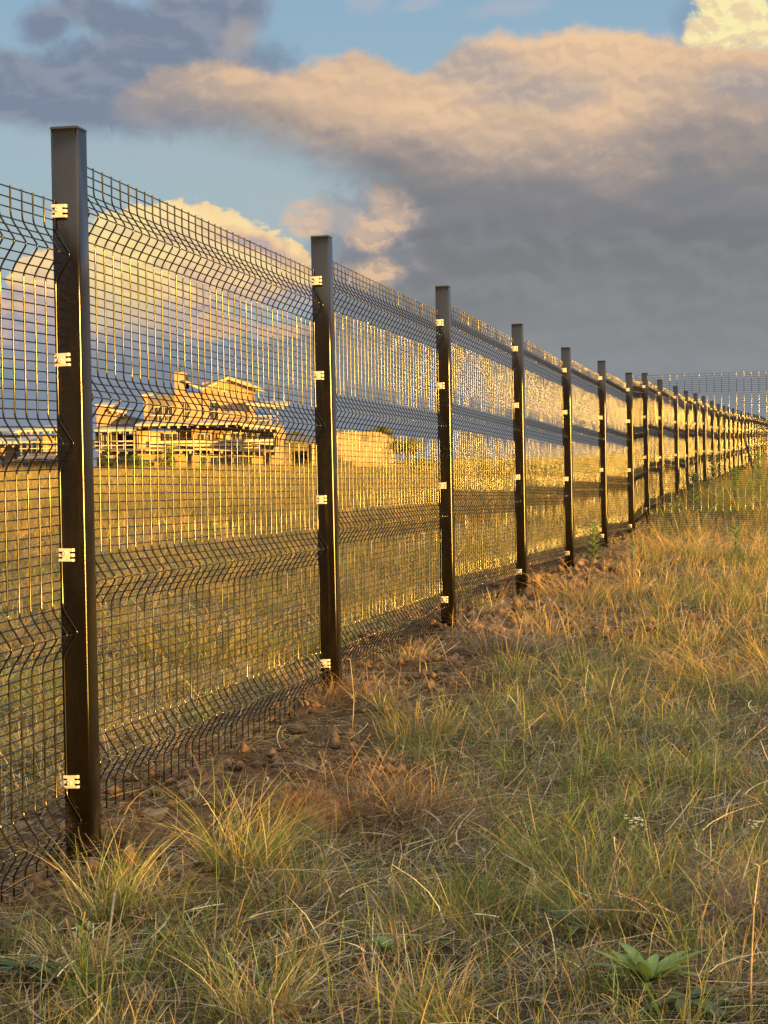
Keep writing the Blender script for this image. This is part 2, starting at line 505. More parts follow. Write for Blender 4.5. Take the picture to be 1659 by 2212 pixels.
def foliage_mat(name, trans=.35, rough=.55):
    m, q, b = mat(name)
    at_ = q.nt.nodes.new('ShaderNodeAttribute'); at_.attribute_name = 'tint'
    q.nt.links.new(at_.outputs['Color'], b.inputs['Base Color'])
    b.inputs['Roughness'].default_value = rough
    b.inputs['Specular IOR Level'].default_value = .25
    tr = q.nt.nodes.new('ShaderNodeBsdfTranslucent'); q.nt.links.new(at_.outputs['Color'], tr.inputs[0])
    mx_ = q.nt.nodes.new('ShaderNodeMixShader'); mx_.inputs[0].default_value = trans
    q.nt.links.new(b.outputs[0], mx_.inputs[1]); q.nt.links.new(tr.outputs[0], mx_.inputs[2])
    q.nt.links.new(mx_.outputs[0], q.nt.nodes['Material Output'].inputs[0])
    return m


def paint_mat(name, rough, scale, base=(.0045, .0033, .0018), dust=(.010, .0075, .004), ior=1.5, var=.10, bump=.08, mud=False):
    """brown-black powder coat with dust film and faint orange peel"""
    m, q, b = mat(name)
    tcn = q.nt.nodes.new('ShaderNodeTexCoord')
    n = q.noise(tcn.outputs['Object'], 9, 6, .65, .4, sc=(1, 1, .35))
    oi = q.nt.nodes.new('ShaderNodeObjectInfo')
    va = q.nt.nodes.new('ShaderNodeVectorMath'); va.operation = 'ADD'
    cb_ = q.nt.nodes.new('ShaderNodeCombineXYZ'); q.nt.links.new(q.m('MULTIPLY', oi.outputs['Random'], 37.0), cb_.inputs[0]); q.nt.links.new(q.m('MULTIPLY', oi.outputs['Random'], 11.0), cb_.inputs[2])
    q.nt.links.new(tcn.outputs['Object'], va.inputs[0]); q.nt.links.new(cb_.outputs[0], va.inputs[1])
    n = q.noise(va.outputs[0], 9, 6, .65, .4, sc=(1, 1, .35))
    cc = q.mix(q.ss(.42, .72, n), (*base, 1), (*dust, 1))
    if mud:
        st = q.noise(va.outputs[0], 30, 4, .6, .3, sc=(1, 1, .06))
        cc = q.mix(q.m('MULTIPLY', q.ss(.60, .74, st), .35), cc, (.035, .026, .016, 1))
        sz_ = q.nt.nodes.new('ShaderNodeSeparateXYZ'); q.nt.links.new(tcn.outputs['Object'], sz_.inputs[0])
        sp_ = q.m('ADD', q.ss(-1.45, -1.80, sz_.outputs[2]), q.m('MULTIPLY', q.m('SUBTRACT', n, .5), 2.2))
        cc = q.mix(q.m('MULTIPLY', q.ss(.6, 1.2, sp_), .35), cc, (.10, .068, .04, 1))
    q.nt.links.new(cc, b.inputs['Base Color'])
    rr = q.m('ADD', rough, q.m('MULTIPLY', q.ss(.35, .75, n), var))
    q.nt.links.new(rr, b.inputs['Roughness'])
    pn = q.noise(tcn.outputs['Object'], scale, 3, .5)
    bn = q.nt.nodes.new('ShaderNodeBump'); bn.inputs['Strength'].default_value = bump; bn.inputs['Distance'].default_value = .002
    b.inputs['IOR'].default_value = ior
    q.nt.links.new(pn, bn.inputs['Height']); q.nt.links.new(bn.outputs[0], b.inputs['Normal'])
    return m


M_POST = paint_mat("brown_powder_coat", .16, 160, mud=True)
M_WIRE = paint_mat("coated_wire", .145, 60, (.005, .004, .003), (.008, .006, .004), 1.55, .05, .01)
M_CAP = plain("black_plastic", (.012, .011, .012), .35)
M_ZINC = plain("galvanised_steel", (.66, .64, .62), .42, .08, 90, .45)
M_BLADE = foliage_mat("grass_blades", .35)
M_LEAF = foliage_mat("leaves", .25, .5)
M_BARK = plain("bark", (.10, .07, .045), .9, .3, 8, bump=.6)
M_ROCK = plain("weathered_stone", (.34, .24, .14), .85, .3, 14, bump=.7, c2=(.17, .12, .08))
M_CLOD = plain("orange_soil", (.34, .19, .085), .95, .3, 22, bump=.6, c2=(.11, .07, .04))

# soil and turf
M_GROUND, q, b = mat("soil_and_turf")
tcn = q.nt.nodes.new('ShaderNodeTexCoord')
co = tcn.outputs['Object']
na = q.noise(co, 1.3, 6, .6); nb = q.noise(co, 14, 6, .65); nc = q.noise(co, 60, 4, .6)
soil = q.mix(q.ss(.3, .7, nb), (.055, .033, .018, 1), (.17, .10, .05, 1))
soil = q.mix(q.ss(.55, .72, nc), soil, (.26, .18, .10, 1))
turf = q.mix(q.ss(.35, .65, na), (.035, .030, .016, 1), (.075, .058, .032, 1))  # turf browns darkened for the deep shade under the blades
turf = q.mix(q.ss(.5, .75, nb), turf, (.11, .085, .05, 1))
sa = q.nt.nodes.new('ShaderNodeAttribute'); sa.attribute_name = 'tint'
sr = q.nt.nodes.new('ShaderNodeSeparateColor'); q.nt.links.new(sa.outputs['Color'], sr.inputs[0])
gc = q.mix(sr.outputs[0], turf, soil)
gold = q.mix(q.ss(.3, .7, na), (.20, .16, .055, 1), (.32, .22, .08, 1))
gc = q.mix(sr.outputs[1], gc, gold)
q.nt.links.new(gc, b.inputs['Base Color'])
b.inputs['Roughness'].default_value = .95; b.inputs['Specular IOR Level'].default_value = .1
bn = q.nt.nodes.new('ShaderNodeBump'); bn.inputs['Strength'].default_value = .8; bn.inputs['Distance'].default_value = .02
q.nt.links.new(q.m('ADD', nb, q.m('MULTIPLY', nc, .5)), bn.inputs['Height']); q.nt.links.new(bn.outputs[0], b.inputs['Normal'])


def graded(lo, hi, fine_lo, fine_hi, step, grow=1.12, cap=60):
    a = list(np.arange(fine_lo, fine_hi, step)); s = step; x = a[-1]
    while x < hi:
        s = min(s * grow, cap); x += s; a.append(min(x, hi))
    s = step; x = a[0]
    while x > lo:
        s = min(s * grow, cap); x -= s; a.insert(0, max(x, lo))
    return np.array(a)


gxs = graded(-2500, 2500, -2.6, 4.6, .05, 1.06, 120)
gys = graded(-1200, 3500, 2.4, 16.0, .055, 1.05, 120)
GX, GY = np.meshgrid(gxs, gys)
GV = np.stack([GX.ravel(), GY.ravel(), ground(GX.ravel(), GY.ravel())], 1)
nx, ny = len(gxs), len(gys)
ii = (np.arange(ny - 1)[:, None] * nx + np.arange(nx - 1)[None, :]).ravel()
GF = np.stack([ii, ii + 1, ii + 1 + nx, ii + nx], 1)
GT = np.zeros((len(GV), 3)); GT[:, 0] = soil_mask(GV[:, 0], GV[:, 1]); GT[:, 1] = sstep(25, 80, GV[:, 1])
gob = quads_mesh("ground", GV, GF, M_GROUND, GT, sm=True)
tag(gob, kind='structure')


# ================================================================== the long fence
PW, PU = .035, .039        # half width across the fence, half width along it
fence = empty("mesh_fence", (PX[1], PD[1], gz(PX[1], PD[1])), 0,
              "long dark brown welded mesh fence with V bends running away uphill to the right", "fence")


def post_mesh(h, name):
    r = .008; prof = []
    for cx, cy, a0 in ((PW - r, PU - r, 0), (-PW + r, PU - r, 90), (-PW + r, -PU + r, 180), (PW - r, -PU + r, 270)):
        for k in range(5):
            a = R(a0 + k * 22.5); prof.append((cx + r * math.cos(a), cy + r * math.sin(a)))
    n = len(prof); zs = [0, -.4, -.9, -1.4, -h]
    V = [(x, y, z) for z in zs for x, y in prof]
    F = [(i * n + j, (i + 1) * n + j, (i + 1) * n + (j + 1) % n, i * n + (j + 1) % n) for i in range(len(zs) - 1) for j in range(n)]
    F += [tuple(range(n)), tuple((len(zs) - 1) * n + j for j in range(n))[::-1]]
    me = bpy.data.meshes.new(name); me.from_pydata(V, [], F); smooth(me)
    bm = bmesh.new(); bm.from_mesh(me); bmesh.ops.recalc_face_normals(bm, faces=bm.faces); bm.to_mesh(me); bm.free()
    me.materials.append(M_POST)
    return me


def cap_mesh():
    mb = MB()
    w, u = PW + .0003, PU + .0003
    mb.hexa([(-w, -u, .002), (w, -u, .002), (w, u, .002), (-w, u, .002)], [(-w + .002, -u + .002, .0075), (w - .002, -u + .002, .0075), (w - .002, u - .002, .0075), (-w + .002, u - .002, .0075)])
    w, u = PW - .005, PU - .005
    mb.box(-w, w, -u, u, -.006, .003)
    o = mb.build("cap", M_CAP); me = o.data; bpy.data.objects.remove(o)
    return me


def clamp_mesh():
    """slotted zinc plate with turned-back teeth"""
    xs = [-.0190, -.0095, .0085, .0175, .0205]; ys = [0, 0, 0, 0, .0045]
    zs = [-.0160, -.0095, -.0045, .0035, .0080, .0160]
    bm = bmesh.new(); vv = {}
    for i, x in enumerate(xs):
        for k, z in enumerate(zs):
            vv[i, k] = bm.verts.new((x, ys[i], z))
    fs = []
    for i in range(4):
        for k in range(5):
            if i in (0, 2, 3) and k in (1, 3): continue
            fs.append(bm.faces.new((vv[i, k], vv[i + 1, k], vv[i + 1, k + 1], vv[i, k + 1])))
    for v in list(bm.verts):
        if not v.link_faces: bm.verts.remove(v)
    r_ = bmesh.ops.extrude_face_region(bm, geom=fs)
    for e in r_['geom']:
        if isinstance(e, bmesh.types.BMVert): e.co.y += .0030
    bmesh.ops.recalc_face_normals(bm, faces=bm.faces)
    bmesh.ops.bevel(bm, geom=[e for e in bm.edges if e.calc_face_angle(0) > .6], offset=.0006, segments=1, affect='EDGES')
    me = bpy.data.meshes.new("clamp"); bm.to_mesh(me); bm.free(); me.materials.append(M_ZINC)
    return me


def bolt_mesh():
    mb = MB(); n = 14; V = []; F = []
    prof = [(.0068, 0), (.0068, -.0012), (.0052, -.0014), (.0052, -.0042), (.0044, -.0052), (.0026, -.0052), (.0024, -.0022), (.0001, -.0022)]
    for r_, y in prof:
        for j in range(n):
            a = 2 * math.pi * j / n; V.append((r_ * math.cos(a), y, r_ * math.sin(a)))
    for i in range(len(prof) - 1):
        for j in range(n):
            F.append((i * n + j, i * n + (j + 1) % n, (i + 1) * n + (j + 1) % n, (i + 1) * n + j))
    mb.add(V, F)
    o = mb.build("bolt", M_ZINC); me = o.data; bpy.data.objects.remove(o)
    return me


def panel_mesh(seed, L=2.914, nw=39):
    rg = np.random.default_rng(seed)
    # centre line of one vertical wire: (z, y) with rounded bends
    segs = [.070] + [.060, .060, .341] * 3 + [.060, .060, .075]
    zs = [0.0]; ysn = [0.0]; side = 0
    z = 0
    key = [(0.004, 0)]
    z -= .070; key.append((z, 0))
    for k in range(4):
        z -= .060; key.append((z, -.038)); z -= .060; key.append((z, 0))
        z -= .341 if k < 3 else .072
        key.append((z, 0))
    key[-1] = (z - .003, 0)
    pts = []
    for i, (kz, ky) in enumerate(key):
        if i in (0, len(key) - 1): pts.append((kz, ky)); continue
        a = np.array(key[i - 1]); c = np.array((kz, ky)); d = np.array(key[i + 1])
        u = (a - c) / np.linalg.norm(a - c); w = (d - c) / np.linalg.norm(d - c)
        r_ = .014 if ky == 0 else .009
        p0, p2 = c + u * r_, c + w * r_
        for t in (0, .33, .67, 1):
            pts.append(tuple((1 - t) ** 2 * p0 + 2 * t * (1 - t) * c + t * t * p2))
    # extra points down the straight runs so each wire is very slightly bowed
    full = [pts[0]]
    for p, p2 in zip(pts, pts[1:]):
        if abs(p2[0] - p[0]) > .2:
            for t in (.25, .5, .75): full.append((p[0] + (p2[0] - p[0]) * t, p[1] + (p2[1] - p[1]) * t))
        full.append(p2)
    full = np.array(full); m = len(full); ns = 6; r = .0022
    V = []; F = []
    ang = np.arange(ns) * 2 * math.pi / ns
    base = 0
    tz = np.gradient(full[:, 0]); ty = np.gradient(full[:, 1]); ln = np.hypot(tz, ty); tz /= ln; ty /= ln
    straight = np.array([abs(q[1]) < 1e-6 for q in full])
    for i in range(nw):
        x = L * i / (nw - 1)
        jit = np.where(straight, rg.normal(0, .00042, m), 0); jit = np.convolve(jit, [.25, .5, .25], 'same')
        jx = np.convolve(rg.normal(0, .0008, m), [.25, .5, .25], 'same')
        for k in range(m):
            zc, yc = full[k]; yc += jit[k]
            for a in ang:
                V.append((x + jx[k] + r * math.cos(a), yc - r * math.sin(a) * tz[k], zc + r * math.sin(a) * ty[k]))
        for k in range(m - 1):
            for j in range(ns):
                F.append((base + k * ns + j, base + k * ns + (j + 1) % ns, base + (k + 1) * ns + (j + 1) % ns, base + (k + 1) * ns + j))
        base += m * ns
    # horizontal wires welded on the field side
    hz = []
    for s in range(3): hz.append((-.070 * s / 3, 0))
    z = -.070
    for k in range(4):
        for s in range(3): hz.append((z - .06 * s / 3, -.038 * s / 3))
        for s in range(3): hz.append((z - .06 - .06 * s / 3, -.038 * (3 - s) / 3))
        z -= .120
        n_ = 15 if k < 3 else 3; d = .341 if k < 3 else .072
        for s in range(n_ + (1 if k == 3 else 0)): hz.append((z - d * s / n_, 0))
        z -= d
    r2 = .0018; ns2 = 5; an2 = np.arange(ns2) * 2 * math.pi / ns2
    for zc, yc in hz:
        ks = 5
        bow = rg.normal(0, .0007, ks)
        for k in range(ks):
            x = -.012 + (L + .024) * k / (ks - 1)
            for a in an2: V.append((x, yc + .0038 + r2 * math.cos(a), zc + bow[k] + r2 * math.sin(a)))
        for k in range(ks - 1):
            for j in range(ns2):
                F.append((base + k * ns2 + j, base + k * ns2 + (j + 1) % ns2, base + (k + 1) * ns2 + (j + 1) % ns2, base + (k + 1) * ns2 + j))
        base += ks * ns2
    me = bpy.data.meshes.new("mesh_panel"); me.from_pydata(V, [], F); smooth(me)
    bm = bmesh.new(); bm.from_mesh(me); bmesh.ops.recalc_face_normals(bm, faces=bm.faces); bm.to_mesh(me); bm.free()
    me.materials.append(M_WIRE)
    return me


PMESH = post_mesh(2.1, "post"); CAPM = cap_mesh(); CLM = clamp_mesh(); BOM = bolt_mesh()
PANM = [panel_mesh(s) for s in (1, 2, 3)]


def link(name, me, parent, M):
    o = bpy.data.objects.new(name, me); col.objects.link(o); o.parent = parent
    o.matrix_parent_inverse = Matrix.Identity(4)
    o.matrix_local = M
    return o


F0 = Matrix.Translation(-Vector(fence.location))
CLAMP_Z = [(.200, .560, 1.035, 1.585), (.155, .515, .990, 1.600), (.175, .50, 1.02, 1.60)]
posts = []
nclamp = 0
extra = []
for n in range(33):
    a = max(n - 1, 0); c = min(n + 1, 32)
    th = -math.atan2(PX[c] - PX[a], PD[c] - PD[a])
    lean = Matrix.Rotation(rng.normal(0, .002), 4, 'Y') if n > 1 else Matrix.Identity(4)
    Mp = F0 @ Matrix.Translation((PX[n], PD[n], PT[n])) @ Matrix.Rotation(th, 4, 'Z') @ lean
    po = link("post", PMESH, fence, Mp); posts.append(po)
    link("cap", CAPM, po, Matrix.Rotation(rng.normal(0, .012), 4, 'Y'))
    for k, cz in enumerate(CLAMP_Z[0] if n == 1 else CLAMP_Z[1 + n % 2]):
        Mc = Matrix.Translation((-PW + .0205, -PU - .0072, -cz + rng.normal(0, .004))) @ Matrix.Rotation(rng.normal(0, .03), 4, 'Y')
        if n < 1: continue
        if nclamp < 96:
            cl = link("clamp", CLM, po, Mc)
            if n < 14: link("bolt", BOM, po, Mc @ Matrix.Translation((-.003, 0, .0035 * (-1) ** k)))
            nclamp += 1
        else:
            extra.append(Mp @ Mc)
mbx = MB()
for Mx in extra:
    v = [Mx @ Vector(p.co) for p in CLM.vertices]
    mbx.add(v, [tuple(p.vertices) for p in CLM.polygons])
ox = mbx.build("clamp", M_ZINC, fence); ox['kind'] = 'stuff'

for n in range(0, 32):
    p0 = Vector((PX[n], PD[n], 0)); p1 = Vector((PX[n + 1], PD[n + 1], 0))
    d = (p1 - p0); S_ = d.length; d.normalize()
    right = Vector((d.y, -d.x, 0))
    if n == 0: z0, z1 = 1.625, 1.645
    else:
        z0 = PT[n] - .055
        z1 = max(PT[n + 1] - .122, z0 - .058) if n < 7 else min(max(PT[n + 1] - .10, z0 - .05), PT[n + 1] - .05)
        z1 = min(z1, PT[n + 1] - .05)
    st = p0 + d * (PU + .004) - right * (PW - .009); en = p1 - d * (PU + .0045) - right * (PW - .009)
    st.z = z0; en.z = z1
    X = (en - st); L = X.length; X.normalize()
    Yv = Vector((0, 0, 1)).cross(X).normalized(); Zv = Vector((0, 0, 1))
    Mx = Matrix(((X.x * L / 2.914, Yv.x, 0, st.x), (X.y * L / 2.914, Yv.y, 0, st.y), (X.z * L / 2.914, Yv.z, 1, st.z), (0, 0, 0, 1)))
    o = bpy.data.objects.new("mesh_panel", PANM[n % 3]); col.objects.link(o)
    o.parent = fence; o.matrix_parent_inverse = F0 @ Mx       # sheared to follow the slope, uprights stay plumb
# diagonal strut on a far post
mb = MB(); pb = Vector((PX[20] + .05, PD[20], PT[20] - .62)); pe = at(1632, 1027, PD[20] - .3); pe.z = gz(pe.x, pe.y) - .05
mb.tube([pb, pe], .03, 8)
o = mb.build("brace", M_POST, fence); o.data.transform(F0)

# ------------------------------------------------------------------ the cross fence
d7 = Vector((PX[8] - PX[7], PD[8] - PD[7], 0)).normalized()
rt = Vector((d7.y, -d7.x, 0))
cross = empty("mesh_fence", (PX[7] + 3.0 * rt.x, PD[7] + 3.0 * rt.y, gz(PX[7] + 3 * rt.x, PD[7] + 3 * rt.y)), 0,
              "short mesh fence seen face-on, running to the right edge in front of far posts", "fence")
C0 = Matrix.Translation(-Vector(cross.location))
zt = [PT[7] - .03, PT[7] + .0, PT[7] + .03]
for k in range(2):
    st = Vector((PX[7], PD[7], 0)) + rt * (PW + .006 + 3.0 * k) + d7 * .02
    st.z = zt[k]
    en = st + rt * 2.914; en.z = zt[k + 1]
    X = (en - st); L = X.length; X.normalize(); Yv = Vector((0, 0, 1)).cross(X).normalized()
    Mx = Matrix(((X.x * L / 2.914, Yv.x, 0, st.x), (X.y * L / 2.914, Yv.y, 0, st.y), (X.z * L / 2.914, Yv.z, 1, st.z), (0, 0, 0, 1)))
    o = bpy.data.objects.new("mesh_panel", PANM[k]); col.objects.link(o)
    o.parent = cross; o.matrix_parent_inverse = C0 @ Mx
    pp = Vector((PX[7], PD[7], 0)) + rt * (3.0 * (k + 1))
    Mp = C0 @ Matrix.Translation((pp.x, pp.y, PT[7] + .05)) @ Matrix.Rotation(-math.atan2(rt.x, rt.y), 4, 'Z')
    po = link("post", PMESH, cross, Mp); link("cap", CAPM, po, Matrix.Identity(4))


# ================================================================== buildings beyond the field
M_PLAS = plain("sand_plaster", (.36, .25, .165), .85, .10, .6, bump=.05)
M_PLAS2 = plain("grey_and_shade_plaster", (.15, .135, .12), .85, .10, .6)
M_ROOF = plain("cream_sheet_roof", (.48, .40, .28), .55, .08, 2)
M_WHITE = plain("white_frame", (.52, .46, .36), .5, .05, 4)
M_DARKR = plain("dark_slate_roof", (.055, .055, .065), .6, .2, 2)
M_CURT = plain("curtain", (.48, .40, .28), .9, .2, 5)
M_BRWN = plain("brown_timber", (.24, .14, .07), .7, .25, 3)
M_DARKI = plain("dark_parts_and_shade", (.02, .016, .014), .8, .2, 2)
M_GLASS, q, b = mat("window_glass")
b.inputs['Base Color'].default_value = (.03, .032, .035, 1); b.inputs['Roughness'].default_value = .06
b.inputs['Specular IOR Level'].default_value = .8

HD = 150.0


def pbx(mb, x0, y0, x1, y1, d, dep):
    """box whose front face spans two image pixels at distance d, with real depth dep"""
    a = at(x0, y0, d); c = at(x1, y1, d)
    mb.box(min(a.x, c.x), max(a.x, c.x), d, d + dep, min(a.z, c.z), max(a.z, c.z))


def rel(o, root):
    o.data.transform(Matrix.Translation(-Vector(root.location)))
    return o


def solid(name, m, root, boxes, parent=None):
    mb = MB()
    for b_ in boxes: pbx(mb, *b_)
    o = mb.build(name, m, parent or root)
    return rel(o, root)


def window(root, x0, y0, x1, y1, d, nx_=2, nz_=1, t=1.6, glass=None):
    """frame proud of the wall, panes set behind it"""
    fr = MB(); dd = d - .06
    pbx(fr, x0, y0, x1, y0 + t, dd, .12); pbx(fr, x0, y1 - t, x1, y1, dd, .12)
    pbx(fr, x0, y0 + t, x0 + t, y1 - t, dd, .12); pbx(fr, x1 - t, y0 + t, x1, y1 - t, dd, .12)
    for i in range(1, nx_):
        xc = x0 + (x1 - x0) * i / nx_; pbx(fr, xc - t * .4, y0 + t, xc + t * .4, y1 - t, dd + .01, .10)
    for i in range(1, nz_):
        yc = y0 + (y1 - y0) * i / nz_; pbx(fr, x0 + t, yc - t * .35, x1 - t, yc + t * .35, dd + .02, .08)
    f = rel(fr.build("window", M_WHITE, root), root)
    gl = MB(); pbx(gl, x0 + .2, y0 + .2, x1 - .2, y1 - .2, d - .02, .03)
    rel(gl.build("pane", glass or M_GLASS, f), root)
    return f


def roof_slab(root, xl, yl, xr, yr, th, d, over, depth, rafters=0, m=None, name="roof"):
    """overhanging sheet roof: front edge from (xl,yl) to (xr,yr)"""
    mb = MB()
    a = at(xl, yl, d - over); c = at(xr, yr, d - over)
    t = th / 31.5
    bk = .06 * (depth + over)
    mb.hexa([(a.x, d - over, a.z - t), (c.x, d - over, c.z - t), (c.x, d + depth, c.z - t + bk), (a.x, d + depth, a.z - t + bk)],
            [(a.x, d - over, a.z), (c.x, d - over, c.z), (c.x, d + depth, c.z + bk), (a.x, d + depth, a.z + bk)])
    ro = rel(mb.build(name, m or M_ROOF, root), root)
    if rafters:
        rb = MB()
        for i in range(rafters):
            f = (i + .5) / rafters
            x = a.x + (c.x - a.x) * f; z = a.z + (c.z - a.z) * f - t - .01
            rb.box(x - .05, x + .05, d - over + .12, d - .2, z - .16, z)
        rel(rb.build("rafters", M_ROOF, ro), root)
    return ro


def posts_rail(root, xs, y0, y1, d, rail=None, x0=None, x1=None, balus=0):
    for x in xs:
        mb = MB(); pbx(mb, x - 1.0, y0, x + 1.0, y1, d, .10); rel(mb.build("verandah_post", M_WHITE, root), root)
    if rail:
        mb = MB(); pbx(mb, x0, rail, x1, rail + .9, d + .03, .05)
        pbx(mb, x0, (rail + y1) / 2, x1, (rail + y1) / 2 + .3, d + .04, .03)
        for i in range(balus):
            xb = x0 + (x1 - x0) * (i + .5) / balus; pbx(mb, xb - .5, rail, xb + .5, y1, d + .04, .03)
        rel(mb.build("railing", M_WHITE, root), root)


GB = 1034          # base line image row below the ground, so walls always reach it
hr_ = at(410, 1020, HD)
house = empty("house", (hr_.x, HD, gz(hr_.x, HD)), 0, "large sand-coloured modern house with cream flat roofs, a chimney and a tall tower", "house")
# masses
solid("wall", M_PLAS, house, [(437, 826, 538, 985, HD + 3, 8), (208, 876, 240, 945, HD + 4, 5), (240, 893, 259, 945, HD + 4.2, 4.5),
                              (310, 855, 321, 925, HD + 2.6, 5), (376, 850, 437.2, 985, HD + 3.1, 7), (295, 931, 324, 985, HD, 8), (414, 928, 425, 985, HD - .05, 6),
                              (590, 926, 606, GB, HD - .1, 9), (324, 932, 590, 985, HD + 1.4, 6.4), (212, 936, 295, 985, HD + 2.6, 5)])
solid("wall", M_PLAS2, house, [(321, 857, 376, 925, HD + 2.8, 5), (259, 912, 311, 930, HD + 5, 5)])  # tower wall coloured grey to carry its shade
solid("wall", M_PLAS, house, [(212, 984, 590, GB, HD + .6, 8), (414, 982, 426, GB, HD + .2, 1), (376, 982, 389, GB, HD + .25, 1), (586, 975, 606.5, GB, HD - .12, 1)])
ch = solid("chimney", M_PLAS, house, [(376.5, 806, 398, 852, HD + 2.7, 1.5), (375.5, 804, 399, 808, HD + 2.65, 1.6)])
mb = MB(); p = at(387, 806, HD + 3.4)
mb.tube([p - Vector((0, 0, .1)), p + Vector((0, 0, .25))], .11, 8); mb.tube([p + Vector((0, 0, .25)), p + Vector((-.12, 0, .42)), p + Vector((.16, 0, .62))], .13, 8, .04)
rel(mb.build("flue_cowl", M_DARKI, ch), house)
mb = MB(); p = at(405, 840, HD + 4)
mb.tube([p, p + Vector((0, 0, .85))], .12, 8); mb.tube([p + Vector((0, 0, .8)), p + Vector((-.2, 0, 1.05))], .1, 8, .05)
rel(mb.build("flue_pipe", M_DARKI, house), house)
# tower butterfly roof: thin slabs sloping to a valley
for (x0, y0, x1, y1, dp) in ((398, 822, 436, 840, 5.5), (434, 841, 494, 815, 8)):
    mb = MB(); a = at(x0, y0, HD + 2.3); c = at(x1, y1, HD + 2.3)
    mb.hexa([(a.x, HD + 2.3, a.z - .12), (c.x, HD + 2.3, c.z - .12), (c.x, HD + 2.3 + dp, c.z - .12), (a.x, HD + 2.3 + dp, a.z - .12)],
            [(a.x, HD + 2.3, a.z + .05), (c.x, HD + 2.3, c.z + .05), (c.x, HD + 2.3 + dp, c.z + .05), (a.x, HD + 2.3 + dp, a.z + .05)])
    rel(mb.build("roof", M_ROOF, house), house)
mb = MB(); a = at(493, 814, HD + 2.5); c = at(556, 836, HD + 2.2)
mb.hexa([(a.x, HD + 2.5, a.z - .18), (c.x, HD + 2.2, c.z - .18), (c.x, HD + 10, c.z - .1), (a.x, HD + 10, a.z - .1)],
        [(a.x, HD + 2.5, a.z + .04), (c.x, HD + 2.2, c.z + .04), (c.x, HD + 10, c.z + .12), (a.x, HD + 10, a.z + .12)])
ro = rel(mb.build("roof", M_ROOF, house), house)
rb = MB()
for i in range(9):
    f = (i + .5) / 9; x = a.x + (c.x - a.x) * f; z = a.z + (c.z - a.z) * f - .16; y = HD + 2.5
    rb.box(x - .04, x + .04, y + .1, HD + 3, z - .08, z - .03)
rel(rb.build("rafters", M_ROOF, ro), house)
# wedge of wall that carries the rising roof
mb = MB(); a = at(437, 846, HD + 3); c = at(492, 816, HD + 3); e = at(538, 831, HD + 3); z0 = at(437, 850, HD + 3).z
mb.add([(a.x, HD + 2.96, z0), (a.x, HD + 2.96, a.z), (c.x, HD + 2.96, c.z), (e.x, HD + 2.96, e.z), (e.x, HD + 2.96, z0), (a.x, HD + 10.86, z0), (a.x, HD + 10.86, a.z), (c.x, HD + 10.86, c.z), (e.x, HD + 10.86, e.z), (e.x, HD + 10.86, z0)],
       [(0, 1, 2, 3, 4), (9, 8, 7, 6, 5), (0, 5, 6, 1), (1, 6, 7, 2), (2, 7, 8, 3), (3, 8, 9, 4), (4, 9, 5, 0)])
# dark lean-to roof between the wings
mb2 = MB(); a = at(258, 893, HD + 4.4); c = at(311, 906, HD + 4.4)
mb2.hexa([(a.x, HD + 3.4, a.z - .75), (c.x, HD + 3.4, c.z - .55), (c.x, HD + 4.6, c.z - .12), (a.x, HD + 4.6, a.z - .12)],
         [(a.x, HD + 3.4, a.z - .68), (c.x, HD + 3.4, c.z - .48), (c.x, HD + 4.6, c.z), (a.x, HD + 4.6, a.z)])
rel(mb2.build("roof", M_DARKR, house), house)
# flat roofs
roof_slab(house, 204, 874, 242, 876, 3, HD + 4, .3, 5)
roof_slab(house, 236, 884, 271, 889, 4, HD + 4, .5, 4.6, 3)
roof_slab(house, 302, 853, 328, 852, 3, HD + 2.6, .3, 5)
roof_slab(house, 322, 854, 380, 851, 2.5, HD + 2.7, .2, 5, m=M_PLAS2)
roof_slab(house, 290, 917, 520, 913, 4, HD, 1.6, 3.0, 11)
roof_slab(house, 518, 914, 607, 923, 6, HD, 1.2, 3.2, 6)
roof_slab(house, 203, 929, 291, 927, 4, HD + .8, 1.6, 3.2, 4)
roof_slab(house, 531, 871, 619, 873, 6, HD + 1.2, .9, 4.5, 5)
roof_slab(house, 206, 970, 300, 973, 3, HD - .2, 1.2, 1.4, 5)
roof_slab(house, 300, 971, 420, 971, 3, HD, 1.0, 1.4, 6)
roof_slab(house, 420, 968, 606, 974, 4, HD, 1.1, 1.6, 8)
# lower terrace pergola on the left
posts_rail(house, (219, 240, 267, 291), 933, 971, HD - .6, 953, 204, 291, 0)
posts_rail(house, (585, 600), 877, 918, HD + .8, 898, 538, 603, 8)
posts_rail(house, (350,), 896, 922, HD + 1.0, 897, 326, 376, 5)
posts_rail(house, (388, 456, 500, 520), 930, 969, HD - .5, 953, 324, 590, 0)
solid("verandah_shade", M_DARKI, house, [(206, 934, 291, 969, HD + 1.9, .4)])  # near-black slab stands for the shade inside the verandah
solid("timber_wall", M_BRWN, house, [(424, 931, 590, 968, HD + 1.2, .15), (396, 931, 414, 968, HD + 1.2, .15)])
for c_ in ((325, 935, 348, 967, HD + 1.25, .1), (470, 936, 498, 955, HD + 1.05, .1), (300, 938, 320, 966, HD - .08, .06)):
    solid("curtain", M_CURT, house, [c_])
for w_ in ((452, 868, 473, 909, 3), (485, 875, 493, 899, 3), (398, 870, 409, 908, 3), (332, 878, 352, 918, 2.75), (354, 878, 374, 918, 2.75),
           (350, 935, 384, 968, 1.2), (425, 936, 442, 968, 1.1), (442, 936, 456, 968, 1.1), (500, 934, 519, 968, 1.1), (520, 934, 546, 968, 1.1), (548, 936, 566, 968, 1.1), (568, 937, 588, 968, 1.1),
           (222, 938, 238, 968, 1.85), (592, 940, 603, 968, -.12)):
    window(house, w_[0], w_[1], w_[2], w_[3], HD + w_[4], 2, 2 if w_[3] - w_[1] > 34 else 1, 1.7)
